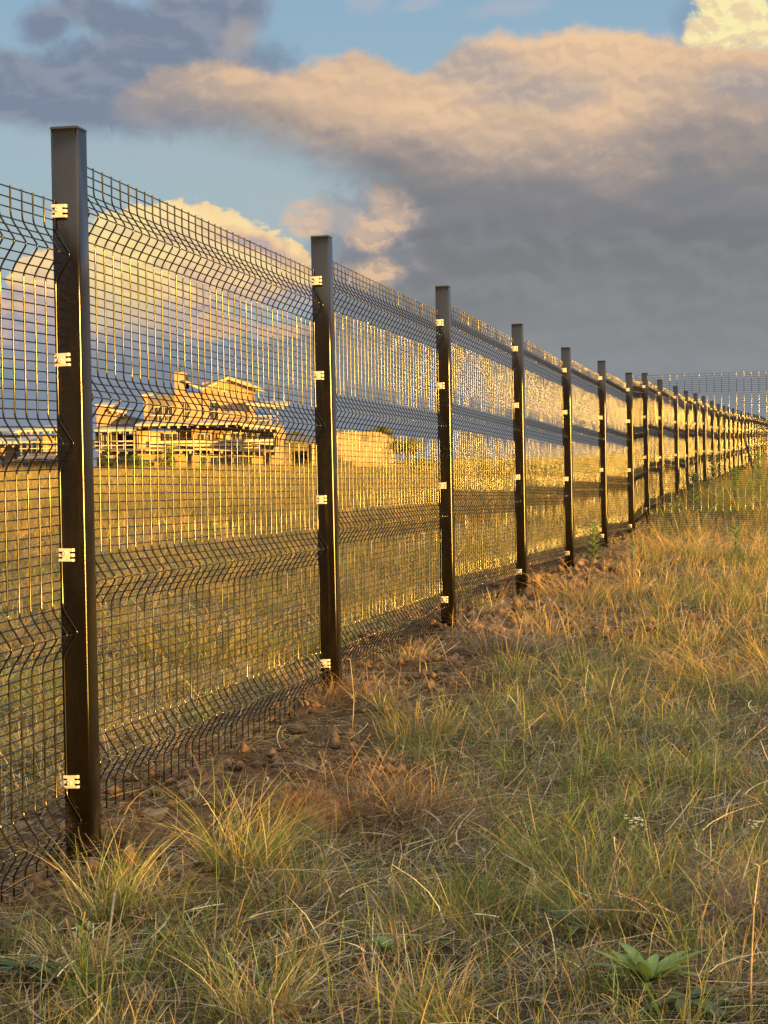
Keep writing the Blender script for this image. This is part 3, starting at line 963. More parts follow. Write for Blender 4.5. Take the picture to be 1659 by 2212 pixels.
for i in range(6):
    x = 478 + i * 9; window(house, x, 840 + i * .6, x + 4.5, 847 + i * .6, HD + 2.96, 1, 1, .8, M_CURT)
for i in range(3): window(house, 250 + 0 * i, 904, 256, 911, HD + 4.2, 1, 1, .8) if i == 0 else None
for x0, x1 in ((432, 450), (454, 500), (504, 545), (340, 372)):
    window(house, x0, 986, x1, 1022, HD + .6, 3, 1, 1.2)
rel(mb.build("gable", M_PLAS, house), house)

# neighbour on the far left
h2 = at(15, 1020, 158)
nb_ = empty("house", (h2.x, 158, gz(h2.x, 158)), 0, "small plastered house cut by the left edge, with a broad cream roof", "house")
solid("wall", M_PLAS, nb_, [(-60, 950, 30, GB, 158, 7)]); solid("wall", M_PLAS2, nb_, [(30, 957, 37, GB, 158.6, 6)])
roof_slab(nb_, -60, 951, 50, 955, 7, 158, 1.4, 8, 7); roof_slab(nb_, -60, 930, 44, 933, 3, 162, .5, 4)
window(nb_, 2, 986, 12, 1020, 158, 1, 1, 1.6)
h3 = at(80, 1020, 152)
pv = empty("pavilion", (h3.x, 152, gz(h3.x, 152)), 0, "open white-posted pavilion with a flat slatted roof between the two houses", "pavilion")
solid("wall", M_PLAS, pv, [(44, 992, 126, GB, 153, 5), (92, 940, 126, 985, 154, 3.5)])
roof_slab(pv, 33, 930, 128, 926, 4, 152.6, 1.4, 5, 7); roof_slab(pv, 38, 988, 128, 984, 5, 152.6, 1.2, 5, 6)
posts_rail(pv, (45, 60, 82, 100, 122), 936, 983, 152, 954, 42, 126, 8)
window(pv, 97, 996, 110, 1028, 153, 2, 1, 1.6); window(pv, 48, 998, 62, 1010, 153, 2, 1, 1.2)

# garage block to the right of the house
h4 = at(642, 1010, 156)
ga = empty("garage", (h4.x, 156, gz(h4.x, 156)), 0, "low grey garage with a dark open doorway beside the big house", "garage")
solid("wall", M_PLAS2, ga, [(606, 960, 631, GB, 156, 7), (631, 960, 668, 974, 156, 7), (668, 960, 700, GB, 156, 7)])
solid("doorway_shade", M_DARKI, ga, [(630, 973, 669, GB, 157.2, 3)])  # near-black block stands for the unlit inside of the garage
roof_slab(ga, 600, 952, 704, 953, 5, 156, .8, 7.5, m=M_PLAS2)
solid("drain_pipe", M_WHITE, ga, [(675, 952, 679, 1020, 155.6, .15)])
# plain block right of the second post
h5 = at(780, 1000, 120)
bl_ = empty("outbuilding", (h5.x, 120, gz(h5.x, 120)), 0, "plain windowless sand-coloured block with a flat top and trees behind it", "building")
mb = MB(); a = at(716, 936, 120); c = at(822, 934, 120); e = at(850, 947, 126); z0 = a.z - 3.5
mb.add([(a.x, 120, z0), (c.x, 120, z0), (e.x, 126, z0), (a.x, 127, z0), (a.x, 120, a.z), (c.x, 120, c.z), (e.x, 126, e.z), (a.x, 127, a.z)],
       [(3, 2, 1, 0), (4, 5, 6, 7), (0, 1, 5, 4), (1, 2, 6, 5), (2, 3, 7, 6), (3, 0, 4, 7)])
rel(mb.build("wall", M_PLAS, bl_), bl_)
solid("wall_panel", M_PLAS2, bl_, [(829, 957, 840, 1000, 121.5, .8)])
solid("roof_vent", M_PLAS2, bl_, [(784, 944, 800, 949, 119.9, .2)])
solid("parapet", M_PLAS, bl_, [(714, 934, 824, 938, 119.9, .5)])


# ================================================================== vegetation
def blades(base, h, w, az, lean, curl, tint, nseg=3, side=None, tip=.12, bend=None):
    """ribbons: base (N,3); returns V, F, T"""
    N = len(base)
    t = np.linspace(0, 1, nseg + 1)[None, :]
    ca, sa_ = np.cos(az)[:, None], np.sin(az)[:, None]
    hor = h[:, None] * (np.sin(lean)[:, None] * t + curl[:, None] * t ** 2)
    ver = h[:, None] * (np.cos(lean)[:, None] * t - .45 * np.abs(curl)[:, None] * t ** 2.2)
    sx, sy = -sa_, ca
    sd = 0 if bend is None else h[:, None] * bend[:, None] * t ** 2
    px = base[:, 0:1] + ca * hor + sx * sd; py = base[:, 1:2] + sa_ * hor + sy * sd; pz = base[:, 2:3] + ver
    fa = (az + (rng.uniform(-1.4, 1.4, N) if side is None else side) + math.pi / 2)[:, None]
    wx, wy = np.cos(fa), np.sin(fa)
    ww = w[:, None] * .5 * ((1 - t) ** .7 * (1 - tip) + tip)
    V = np.stack([np.stack([px - wx * ww, py - wy * ww, pz], 2), np.stack([px + wx * ww, py + wy * ww, pz + .12 * ww], 2)], 2)   # N, s, 2, 3
    V = V.reshape(-1, 3)
    k = (nseg + 1) * 2
    b0 = np.arange(N)[:, None] * k
    s = np.arange(nseg)[None, :] * 2
    F = np.stack([b0 + s, b0 + s + 1, b0 + s + 3, b0 + s + 2], 2).reshape(-1, 4)
    T = np.repeat(tint, k, 0)
    return V, F, T


def join(L):
    V = []; F = []; T = []; n = 0
    for v, f, t in L:
        V.append(v); F.append(f + n); T.append(t); n += len(v)
    return np.concatenate(V), np.concatenate(F), np.concatenate(T)


PAL = dict(green=(.10, .15, .035), lime=(.20, .235, .055), olive=(.14, .14, .045), straw=(.38, .265, .105), pale=(.58, .47, .27),
           ash=(.25, .20, .155), brown=(.14, .085, .042), rust=(.28, .13, .05), gold=(.42, .27, .065), grey=(.17, .145, .125))


def tints(N, mix):
    names = list(mix); p = np.array([mix[k] for k in names], float); p /= p.sum()
    c = np.array([PAL[k] for k in names])[rng.choice(len(names), N, p=p)]
    c = c * 1.35 * rng.uniform(.7, 1.3, (N, 1)) * rng.uniform(.93, 1.07, (N, 3))
    return np.clip(c, 0.01, .8)


def on_ground(x, y, dz=0.0):
    return np.stack([x, y, ground(x, y) + dz], 1)


def scatter(N, d0, d1, ml=.9, mr=.9, power=1.0):
    """random points over the wedge of ground the photograph takes in, with a margin each side"""
    wl = lambda d: .182 * d + ml; wr = lambda d: .182 * d + mr
    d = d0 + (d1 - d0) * rng.random(N * 3) ** power
    W = wl(d) + wr(d); keep = rng.random(len(d)) < W / W.max(); d = d[keep][:N]
    return -wl(d) + rng.random(len(d)) * (wl(d) + wr(d)), d


def away_fence(x, y, gap=.03):
    return np.abs(x - fence_x(y) ) > gap


# ---- dry thatch: flattened dead stems
def thatch(N, d0, d1, hh=.15, ww=.0017):
    x, y = scatter(N, d0, d1)
    sm = soil_mask(x, y)
    pn = fbm2(x * 1.3 + 9, y * 1.1, 31)
    keep = (rng.random(len(x)) > sm * .66) & (rng.random(len(x)) < .70 + pn)
    x, y, pn = x[keep], y[keep], pn[keep]; n = len(x)
    B = on_ground(x, y, rng.random(n) ** 1.5 * .06)
    # stems lie in drifts that share a direction
    az = fbm2(x * .9, y * .9, 41) * 9 + rng.normal(0, 1.1, n)
    T = tints(n, dict(ash=4, straw=3, brown=5, grey=3, pale=3, olive=1)) * rng.choice([.35, .7, 1.0, 1.5], n)[:, None]
    left = x < fence_x(y)
    T[left] = tints(int(left.sum()), dict(straw=6, gold=6, brown=.5, pale=3, olive=1))
    return blades(B, hh * rng.uniform(.4, 1.6, n), ww * np.clip(rng.gamma(2.2, .45, n), .35, 3), az, R(90) - rng.exponential(.16, n), rng.normal(0, .22, n), T, 4, bend=rng.normal(0, .5, n), tip=.6)


# ---- loose upright stalks
def stalks(N, d0, d1, h, w, mixl, mixr, nseg=3, soil=.93, ml=.9, mr=.9, patchy=0.0, power=1.0):
    x, y = scatter(N, d0, d1, ml, mr, power)
    sm = soil_mask(x, y); pn = fbm2(x * .8, y * .5, 51)
    keep = (rng.random(len(x)) > sm * soil) & away_fence(x, y) & (rng.random(len(x)) < 1 - patchy + pn * 2)
    x, y, pn = x[keep], y[keep], pn[keep]; n = len(x)
    B = on_ground(x, y, -.005)
    left = x < fence_x(y)
    T = np.where(left[:, None], tints(n, mixl), tints(n, mixr))
    pt = fbm2(x * .35, y * .16, 71) + .8 * fbm2(x * 1.3, y * .6, 72)
    T = np.clip(T * (1 + 1.5 * np.stack([pt, pt * .7, pt * .8], 1)), .01, .8)
    return blades(B, h * rng.gamma(5, .2, n), w * rng.uniform(.6, 1.4, n), rng.uniform(0, 6.28, n), np.abs(rng.normal(0, .28, n)), rng.normal(.15, .25, n), T, nseg, bend=rng.normal(0, .15, n))


# ---- tufts: blades that spring from one crown
def tufts(N, d0, d1, h, w, nb, kinds, soil=.97, ml=.9, mr=.9, nseg=3, rad=.03, xmask=None, power=1.0):
    x, y = scatter(N, d0, d1, ml, mr, power)
    sm = soil_mask(x, y)
    keep = (rng.random(len(x)) > sm * soil) & away_fence(x, y, .08)
    if xmask is not None: keep &= rng.random(len(x)) < xmask(x, y)
    x, y = x[keep], y[keep]; n = len(x)
    kn = list(kinds); kp = np.array([kinds[k][0] for k in kn], float); kp /= kp.sum()
    kk = rng.choice(len(kn), n, p=kp)
    out = []
    for i, k in enumerate(kn):
        s = kk == i; m = int(s.sum())
        if not m: continue
        _, mixt, hs, ln = kinds[k]
        cnt = np.maximum(6, (nb * rng.uniform(.5, 1.5, m)).astype(int)); idx = np.repeat(np.arange(m), cnt); tot = len(idx)
        a = rng.uniform(0, 6.28, tot); r_ = rad * np.sqrt(rng.random(tot)) * rng.uniform(.6, 1.7, m)[idx]
        bx_ = x[s][idx] + r_ * np.cos(a); by_ = y[s][idx] + r_ * np.sin(a)
        B = on_ground(bx_, by_, -.006)
        size = rng.uniform(.6, 1.45, m)[idx]
        out.append(blades(B, h * hs * size * rng.uniform(.45, 1.15, tot), w * rng.uniform(.6, 1.35, tot), a + rng.normal(0, .5, tot), np.abs(rng.normal(ln, .22, tot)), np.abs(rng.normal(.3, .35, tot)), tints(tot, mixt), nseg, bend=rng.normal(0, .22, tot)))
    return join(out)


def right_green(x, y):
    v = x - fence_x(y)
    return np.clip(.36 + fbm2(x * .9, y * .7, 61) * 1.8 + .65 * sstep(.3, 1.3, v) * sstep(5.2, 6.5, y), .05, 1)


KG = dict(g=(5, dict(green=4, lime=3, olive=2, straw=1), 1.0, .25), o=(3, dict(olive=4, lime=2, straw=3), .95, .35))
KS = dict(s=(5, dict(straw=5, pale=3, brown=1, ash=2), .85, .45), p=(2, dict(pale=5, straw=3), .6, .5), r=(1, dict(rust=2, brown=3, straw=3), .8, .5))
KF = dict(s=(6, dict(gold=5, straw=4, olive=1), .9, .45), g=(3, dict(lime=3, olive=3, green=3, gold=1), 1.0, .3))

V, F, T = join([thatch(95000, 3.2, 9.5, .115, .0026), thatch(95000, 9.5, 26, .15, .0040)])
tag(quads_mesh("dry_thatch", V, F, M_BLADE, T), "matted dead grass stems lying flat over the ground", "dead grass", kind='stuff')

V, F, T = join([
    stalks(26000, 3.2, 9.5, .085, .0029, dict(straw=5, pale=2, olive=2, lime=1), dict(straw=2.5, pale=1.5, olive=2, lime=3, ash=3, green=4)),
    tufts(1150, 3.3, 9.5, .13, .0036, 46, KG, xmask=right_green),
    tufts(420, 3.3, 9.5, .11, .0034, 34, KS, soil=.8),
    stalks(36000, 9.5, 26, .12, .0028, dict(gold=3, straw=5, olive=2, lime=1), dict(gold=6, straw=4, olive=1, lime=1.5, pale=1.5, rust=.6)),  # dry grass on the right, gold raised to carry the low sunlight
    tufts(1200, 9.5, 26, .17, .0032, 36, KG, xmask=right_green),
    tufts(1100, 9.5, 26, .17, .0042, 34, KF, soil=.8)])
tag(quads_mesh("grass", V, F, M_BLADE, T), "mixed green and straw-coloured rough grass on both sides of the fence", "grass", kind='stuff')

MF = dict(gold=6, olive=2.5, straw=4, lime=1, green=.6)
V, F, T = join([
    stalks(90000, 26, 60, .26, .006, MF, dict(lime=1.5, green=6, olive=3, brown=3), 2, 0, 2, 2, .1),
    tufts(1500, 26, 60, .34, .008, 26, KF, 0, 2, 2, 2, .09),
    stalks(150000, 60, 150, .36, .014, MF, MF, 2, 0, 3, 3, 0, .8),
    tufts(2600, 60, 150, .48, .020, 18, KF, 0, 3, 3, 2, .2, power=.8)])
tag(quads_mesh("field_grass", V, F, M_BLADE, T), "golden olive meadow grass of the field behind the fence", "grass", kind='stuff')


# ---- one named clump
def clump(name, p, h, n, rad, mixt, lean=.3, curl=.3, w=.0026, label=None, cat="grass tussock", group=None, lean_to=None, tip=.12):
    a = rng.uniform(0, 6.28, n); r_ = rad * np.sqrt(rng.random(n))
    B = on_ground(p[0] + r_ * np.cos(a), p[1] + r_ * np.sin(a), -.01)
    if lean_to is not None: a = np.where(rng.random(n) < .5, lean_to + rng.normal(0, .6, n), a)
    V, F, T = blades(B, h * .88 * rng.uniform(.3, 1.15, n), w * rng.uniform(.6, 1.35, n), a + rng.normal(0, .7, n), np.abs(rng.normal(lean, .22, n)), np.abs(rng.normal(curl, .45, n)), tints(n, mixt), 5, bend=rng.normal(0, .28, n), tip=tip)
    loc = Vector((p[0], p[1], gz(p[0], p[1])))
    o = quads_mesh(name, V - np.array(loc), F, M_BLADE, T); o.location = loc
    return tag(o, label, cat, group)


def leaf(mb, p, d, L, W, droop=.3, up=.5, fold=.25, n=6):
    """folded leaf along heading d (radians), rising then drooping"""
    dx, dy = math.cos(d), math.sin(d); V = []; F = []
    for i in range(n + 1):
        t = i / n; wv = W * (math.sin(math.pi * min(1, t * .92 + .06)) ** .8) * .5
        hor = L * t * math.cos(up * (1 - t)); z = L * (math.sin(up) * t - droop * t * t)
        cx, cy, cz = p[0] + dx * hor, p[1] + dy * hor, p[2] + z
        V += [(cx - dy * wv, cy + dx * wv, cz + fold * wv), (cx, cy, cz), (cx + dy * wv, cy - dx * wv, cz + fold * wv)]
    for i in range(n):
        b_ = i * 3; F += [(b_, b_ + 1, b_ + 4, b_ + 3), (b_ + 1, b_ + 2, b_ + 5, b_ + 4)]
    mb.add(V, F)


def lm(name, c, rough=.5):
    m, q, b = mat(name)
    tcn = q.nt.nodes.new('ShaderNodeTexCoord'); n = q.noise(tcn.outputs['Object'], 12, 4, .6)
    cc = q.mix(q.ss(.3, .7, n), (c[0] * .7, c[1] * .75, c[2] * .7, 1), (c[0] * 1.3, c[1] * 1.2, c[2] * 1.2, 1))
    q.nt.links.new(cc, b.inputs['Base Color']); b.inputs['Roughness'].default_value = rough; b.inputs['Specular IOR Level'].default_value = .35
    tr = q.nt.nodes.new('ShaderNodeBsdfTranslucent'); q.nt.links.new(cc, tr.inputs[0])
    mx_ = q.nt.nodes.new('ShaderNodeMixShader'); mx_.inputs[0].default_value = .25
    q.nt.links.new(b.outputs[0], mx_.inputs[1]); q.nt.links.new(tr.outputs[0], mx_.inputs[2]); q.nt.links.new(mx_.outputs[0], q.nt.nodes['Material Output'].inputs[0])
    return m


M_WEED = lm("weed_leaf", (.17, .26, .065)); M_WEED2 = lm("dark_weed_leaf", (.08, .13, .045)); M_STEM = plain("dry_stem", (.42, .32, .2), .8, .3, 40)
M_GSTEM = lm("green_stem", (.13, .19, .05)); M_FLOW = plain("pale_flower", (.75, .72, .55), .7, .1, 50)


def rosette(p, n, L, W, label, up=(.3, 1.1), m=None, z=0.0):
    r_ = empty("broadleaf_weed", (p[0], p[1], gz(p[0], p[1]) + z + .03), 0, label, "weed")
    mb = MB()
    for i in range(n):
        leaf(mb, (0, 0, .005 * i / n), 2.4 * i + random.uniform(-.3, .3), L * random.uniform(.7, 1.1), W * random.uniform(.8, 1.15), random.uniform(.1, .45), random.uniform(*up))
    mb.build("leaves", m or M_WEED, r_, sm=True)
    return r_


def stemweed(p, h, nl, L, W, label, flowers=0, m=None, lean=(0, 0), cat="weed", up=.9):
    r_ = empty("leafy_weed", (p[0], p[1], gz(p[0], p[1])), 0, label, cat)
    st = MB(); pts = [(lean[0] * t * t, lean[1] * t * t, h * t - .01) for t in (0, .25, .5, .75, 1)]
    st.tube(pts, .0035 if h < .6 else .008, 6, .0015); st.build("stem", M_GSTEM, r_, sm=True)
    mb = MB()
    for i in range(nl):
        t = .15 + .85 * i / nl
        leaf(mb, (lean[0] * t * t, lean[1] * t * t, h * t), 2.4 * i + random.uniform(-.3, .3), L * (1.15 - .5 * t), W, .25, up + .3 * t, n=4)
    mb.build("leaves", m or M_WEED, r_, sm=True)
    if flowers:
        fb = MB()
        for i in range(flowers):
            a = random.uniform(0, 6.28); rr = random.uniform(0, h * .16)
            c = Vector((lean[0] + rr * math.cos(a), lean[1] + rr * math.sin(a), h * random.uniform(.85, 1.05)))
            for k in range(5): leaf(fb, c, k * 1.26, .005, .004, .1, .6, n=2)
        fb.build("flowers", M_FLOW, r_)
    return r_


# tussocks of the foreground
TG = dict(green=3, lime=4, olive=3, straw=2, pale=.7)
clump("grass_tussock", spot(530, 1905), .30, 520, .085, dict(lime=4, olive=3, straw=4, pale=2, green=2), .25, .35, label="tallest green and straw tussock, on the bare soil right of the nearest post", lean_to=0.4)
clump("grass_tussock", spot(225, 1985), .25, 240, .06, dict(lime=4, green=2, straw=3, pale=2), .22, .18, label="wispy tussock growing up in front of the foot of the nearest post")
clump("grass_tussock", spot(335, 1975), .21, 170, .06, dict(straw=4, lime=3, pale=2, olive=2), .4, .35, label="thin leaning tussock between the nearest post and the tallest tussock", lean_to=.3)
clump("grass_stubble", spot(155, 2095), .12, 190, .055, dict(pale=5, straw=4, gold=1), .55, .03, .0038, label="cut fan of stiff pale straw stubble, lower left", cat="grass stubble", tip=.8)
clump("grass_stubble", spot(640, 2090), .09, 60, .03, dict(pale=4, straw=4, rust=1), .4, .05, .0034, label="small upright tuft of cut straw left of centre near the bottom", cat="grass stubble", tip=.8)
clump("grass_tussock", spot(560, 2200), .20, 300, .07, dict(lime=5, olive=2, straw=3, pale=3), .3, .2, label="bright yellow-green tussock at the bottom edge left of centre")
clump("grass_tussock", spot(930, 2205), .17, 200, .06, dict(lime=4, straw=4, pale=2), .35, .25, label="yellowish tussock at the bottom edge in the middle of the view")
clump("grass_tussock", spot(980, 2000), .20, 240, .07, TG, .3, .3, label="green tussock in the middle of the foreground")
clump("grass_tussock", spot(1320, 2010), .24, 420, .12, dict(green=5, lime=3, olive=3, straw=1), .3, .3, label="dense dark green tussock above the big-leaved weed")
clump("grass_tussock", spot(1230, 1900), .25, 360, .11, dict(lime=4, olive=3, straw=2, green=2), .35, .45, label="arching yellow-green tussock left of the white-flowered weed", lean_to=2.6)
clump("grass_tussock", spot(660, 1940), .17, 260, .09, dict(pale=4, straw=5, ash=2), .45, .45, label="pale dry tussock drooping right beside the tallest tussock")
clump("grass_tussock", spot(1600, 1900), .20, 300, .14, dict(ash=4, straw=4, brown=3), .6, .6, label="slumped dead brown tussock by the right edge")
clump("grass_tussock", spot(1480, 1700), .20, 420, .14, dict(green=4, lime=4, olive=3), .25, .25, label="broad upright green tussock near the right edge, beyond the matted dead patch")
clump("grass_tussock", spot(1250, 1590), .20, 380, .16, dict(lime=4, olive=4, straw=2), .28, .25, label="wide yellow-green tussock in the middle distance right of centre")
clump("grass_tussock", spot(905, 1600), .20, 260, .11, dict(lime=3, straw=4, olive=3), .35, .3, label="half-dry tussock right of the second post's foot")
clump("grass_tussock", spot(870, 1445), .16, 200, .10, dict(straw=5, pale=3, brown=1), .3, .2, .003, label="straw tuft on the soil heap before the third post")
clump("grass_tussock", spot(1060, 1330), .22, 120, .06, dict(pale=4, straw=4), .3, .15, .004, label="small spiky straw tuft beside the foot of the fourth post")
for (x, y, s_, l_) in ((1470, 1200, 1.0, "big shaggy golden heap of dead grass before the cross fence"), (1390, 1210, .55, "lower dead grass heap left of the big golden one")):
    p = spot(x, y)
    clump("grass_heap", p, .42 * s_, 900, .30 * s_, dict(gold=4, straw=5, rust=1, pale=1), .75, .9, .006, label=l_, cat="dead grass heap", lean_to=2.4)
clump("grass_tussock", spot(1620, 1470), .30, 700, .35, dict(gold=4, straw=4, rust=1), .55, .8, .004, label="drooping golden tussock at the right edge, mid-way up the slope", lean_to=3.0)
clump("grass_tussock", spot(1240, 1300), .26, 420, .22, dict(gold=5, straw=4, rust=1), .6, .6, .005, label="golden mop of dead grass right of the fourth and fifth posts")
clump("grass_tussock", spot(430, 1430), .30, 800, .32, dict(olive=4, gold=4, lime=2), .35, .35, .004, label="large olive tussock seen through the first full fence panel")
clump("grass_tussock", spot(620, 1420), .24, 300, .16, dict(lime=4, green=3, gold=2), .3, .3, .004, label="smaller green tussock seen through the mesh just left of the second post")
clump("grass_tussock", spot(110, 1540), .2, 260, .14, dict(lime=4, green=3, straw=3), .4, .3, .003, label="green tuft seen through the mesh left of the nearest post")

rosette(spot(1400, 2165), 20, .12, .023, "big-leaved bright green weed at the bottom right corner of the foreground", (.45, 1.25))
rosette(spot(1485, 2200), 9, .11, .034, "lower flat broad-leaved weed right of the bright one, at the bottom edge", (.05, .4), M_WEED2)
rosette(spot(45, 2130), 13, .12, .022, "dark narrow-leaved weed in the bottom left corner", (.05, .5), M_WEED2)
rosette(spot(345, 2062), 8, .05, .018, "tiny bright leafy sprout on the thatch left of centre", (.3, 1.0))
rosette(spot(835, 2090), 7, .06, .022, "small leafy sprout near the bottom centre", (.3, 1.0))
rosette(spot(30, 2030), 8, .06, .02, "grey-green leafy weed at the left edge", (.2, .7), lm("grey_leaf", (.16, .18, .13)))
rosette(spot(1240, 2035), 7, .075, .024, "leafy weed half hidden under the dark green tussock", (.2, .8), M_WEED2)
rosette(spot(1000, 1395), 8, .09, .03, "low leafy weed among the clods near the third post", (.2, .7), M_WEED2)
stemweed(spot(180, 2190), .17, 26, .035, .006, "upright feathery green stem at the bottom left", up=.8)
stemweed(spot(1375, 1925), .16, 18, .03, .005, "slender weed topped with tiny white flowers, right foreground", flowers=26)
stemweed(spot(1635, 1890), .12, 14, .03, .005, "small white-flowered weed at the right edge", flowers=14)
stemweed(spot(1284, 1232), .33, 40, .10, .018, "upright narrow-leaved green weed in front of the sixth post", up=.7)
stemweed(spot(1368, 1225), .22, 22, .07, .014, "lower leafy weed between the sixth and seventh posts", up=.7)
stemweed(spot(1590, 1215), .32, 30, .09, .016, "yellow-green spike of leaves before the cross fence, right edge", up=.9)
wl_ = [(1500, 1120, "dark leafy weed behind the cross fence, nearest the long fence"), (1545, 1115, "pale stalky weed behind the middle of the cross fence"),
       (1590, 1110, "broad green weed behind the cross fence"), (1640, 1105, "green weed behind the cross fence, cut by the right edge"), (1440, 1125, "low green weed behind the cross fence by the eighth post")]
for i, (x, y, l_) in enumerate(wl_):
    p = at(x, y, 27 + 2 * i); rr = stemweed((p.x, p.y), (.55, .75, .6, .8, .3)[i], 60, .16, .035, l_, up=.6, m=(M_WEED2, lm("pale_leaf", (.28, .28, .12)), M_WEED, M_WEED, M_WEED2)[i])

# sticks and dead stalks
def stick(pts, r_, label):
    c = Vector(pts[0]); o = empty("dead_stalk", c, 0, label, "stalk")
    mb = MB(); mb.tube([Vector(p) - c for p in pts], r_, 6, r_ * .5)
    tb = mb
    for k in range(5):
        i = random.randint(1, len(pts) - 1); p = Vector(pts[i]) - c
        tb.tube([p, p + Vector((random.uniform(-.03, .03), random.uniform(-.02, .02), random.uniform(.0, .03)))], r_ * .5, 4, r_ * .2)
    mb.build("stem", M_STEM, o, sm=True)


def up(p, z): return Vector((p[0], p[1], p[2] + z))


a = spot(250, 2030); b_ = spot(215, 2200); stick([up(a, .10), up(a.lerp(b_, .3), .075), up(a.lerp(b_, .65), .05), up(b_, .02)], .0030, "pale dead stalk leaning down to the left in the lower left foreground")
a = spot(60, 2195); b_ = spot(175, 2085); stick([up(a, .01), up(a.lerp(b_, .5), .03), up(b_, .05)], .0028, "long pale dead stalk running to the cut straw stubble")
a = spot(1620, 2205); stick([up(a, 0), up(a, .10) + Vector((.004, 0, 0)), up(a, .20) + Vector((.01, .0, 0)), up(a, .27) + Vector((.02, 0, 0))], .0022, "upright dead stalk with withered leaves, bottom right edge")
a = spot(760, 1600); stick([up(a, .0), up(a, .14) + Vector((.01, 0, 0)), up(a, .27) + Vector((.0, 0, 0))], .0018, "single thin stalk standing on the soil right of the second post")
a = spot(590, 1670); b_ = spot(700, 1690); stick([up(a, .03), up(a.lerp(b_, .5), .045), up(b_, .03)], .004, "short dark stick lying on the dead grass right of the second post")
a = spot(1100, 1880); b_ = spot(1215, 1690); stick([up(a, .0), up(a.lerp(b_, .5), .04), up(b_, .07)], .0026, "red-brown stalk slanting up through the grass, right of centre")


# ---- stones
def stone(p, sx, sy, sz, label, m=None, group=None, rz=0, sink=.35):
    bm = bmesh.new()
    for _ in range(22):
        v = Vector((random.gauss(0, 1), random.gauss(0, 1), random.gauss(0, 1))).normalized()
        v = Vector((max(-.75, min(.75, v.x)), max(-.75, min(.75, v.y)), max(-.6, min(.6, v.z))))
        bm.verts.new((v.x * sx, v.y * sy, v.z * sz))
    r_ = bmesh.ops.convex_hull(bm, input=bm.verts)
    bmesh.ops.delete(bm, geom=[e for e in r_['geom_interior'] if isinstance(e, bmesh.types.BMVert)], context='VERTS')
    bmesh.ops.bevel(bm, geom=list(bm.edges), offset=min(sx, sz) * .06, segments=1, affect='EDGES')
    me = bpy.data.meshes.new("stone"); bm.to_mesh(me); bm.free(); me.materials.append(m or M_ROCK)
    o = bpy.data.objects.new("stone", me); col.objects.link(o)
    o.location = (p[0], p[1], p[2] + sz * sink); o.rotation_euler = (random.uniform(-.2, .2), random.uniform(-.2, .2), rz)
    return tag(o, label, "stone", group)


stone(spot(338, 1768), .045, .035, .022, "flat-topped pale stone on the soil just right of the nearest post")
stone(spot(348, 1795), .026, .02, .022, "smaller stone leaning against the flat-topped one")
stone(spot(470, 1608), .02, .018, .016, "small round stone under the bottom edge of the first full panel")
stone(spot(240, 1610), .05, .035, .035, "orange stone behind the mesh just right of the nearest post")
stone(spot(320, 1625), .04, .03, .03, "brown rounded stone behind the mesh, right of the orange stone")
stone(spot(97, 1700), .03, .025, .025, "pointed orange stone behind the mesh left of the nearest post")
stone(spot(55, 1790), .045, .03, .02, "buff stone lying behind the mesh at the left edge")
stone(spot(700, 1730), .05, .04, .006, "flat flake of earth beside the grass sod", M_CLOD)
stone(spot(975, 1385), .055, .045, .04, "large orange clod at the foot of the third post", M_CLOD)
stone(spot(1285, 1345), .05, .035, .035, "bright orange clod standing out on the loose soil in the middle distance", M_CLOD)
stone(spot(1110, 1340), .05, .04, .04, "orange clod beside the spiky straw tuft", M_CLOD)
stone(spot(880, 1410), .04, .03, .03, "orange clod under the mesh before the third post", M_CLOD)
stone(spot(690, 1880), .028, .02, .014, "small grey stone at the foot of the pale dry tussock")
stone(spot(395, 1880), .035, .02, .014, "grey stone half buried in front of the tallest tussock")

# ---- crumbled soil
n = 17000
x, y = scatter(n * 5, 4.2, 24, .6, .6); k = rng.random(len(x)) < soil_mask(x, y) * .9; x, y = x[k][:n], y[k][:n]; n = len(x)
oc = np.array([(1, 0, 0), (-1, 0, 0), (0, 1, 0), (0, -1, 0), (0, 0, 1), (0, 0, -1)], float)
sz = .003 + .024 * rng.random(n) ** 4.5 + .0004 * y
sz = sz * (1 + .8 * sstep(9, 12, y) * rng.random(n))
V = oc[None] * sz[:, None, None] * rng.uniform(.6, 1.3, (n, 6, 3)) + rng.normal(0, .18, (n, 6, 3)) * sz[:, None, None] + on_ground(x, y, sz * .3)[:, None, :]
f8 = np.array([(0, 2, 4), (2, 1, 4), (1, 3, 4), (3, 0, 4), (2, 0, 5), (1, 2, 5), (3, 1, 5), (0, 3, 5)])
F = (np.arange(n)[:, None, None] * 6 + f8[None]).reshape(-1, 3)
tag(quads_mesh("crumbled_soil", V.reshape(-1, 3), F, M_CLOD), "crumbs and clods of orange soil along the fence trench", "soil", kind='stuff')

# ---- overturned grass sod
p = spot(668, 1800)
sod = empty("grass_sod", p, 0, "overturned rusty clump of roots and soil on the bare patch, centre left", "grass sod")
mb = MB(); V = []; F = []
nu, nv = 26, 12
for j in range(nv + 1):
    for i in range(nu):
        u = 2 * math.pi * i / nu; t = j / nv; r_ = math.cos(t * math.pi / 2) if j < nv else .001
        k = 1 + .5 * float(fbm2(np.array([math.cos(u) * 2 + t * 3]), np.array([math.sin(u) * 2 + t]), 77)[0])
        V.append((.125 * r_ * k * math.cos(u), .11 * r_ * k * math.sin(u), -.02 + .105 * math.sin(t * math.pi / 2) * k))
F = [(j * nu + i, j * nu + (i + 1) % nu, (j + 1) * nu + (i + 1) % nu, (j + 1) * nu + i) for j in range(nv) for i in range(nu)]
mb.add(V, F); mb.build("soil_ball", M_CLOD, sod, sm=True)
nn = 1600
a = rng.uniform(0, 6.28, nn); t = rng.random(nn) * 1.4
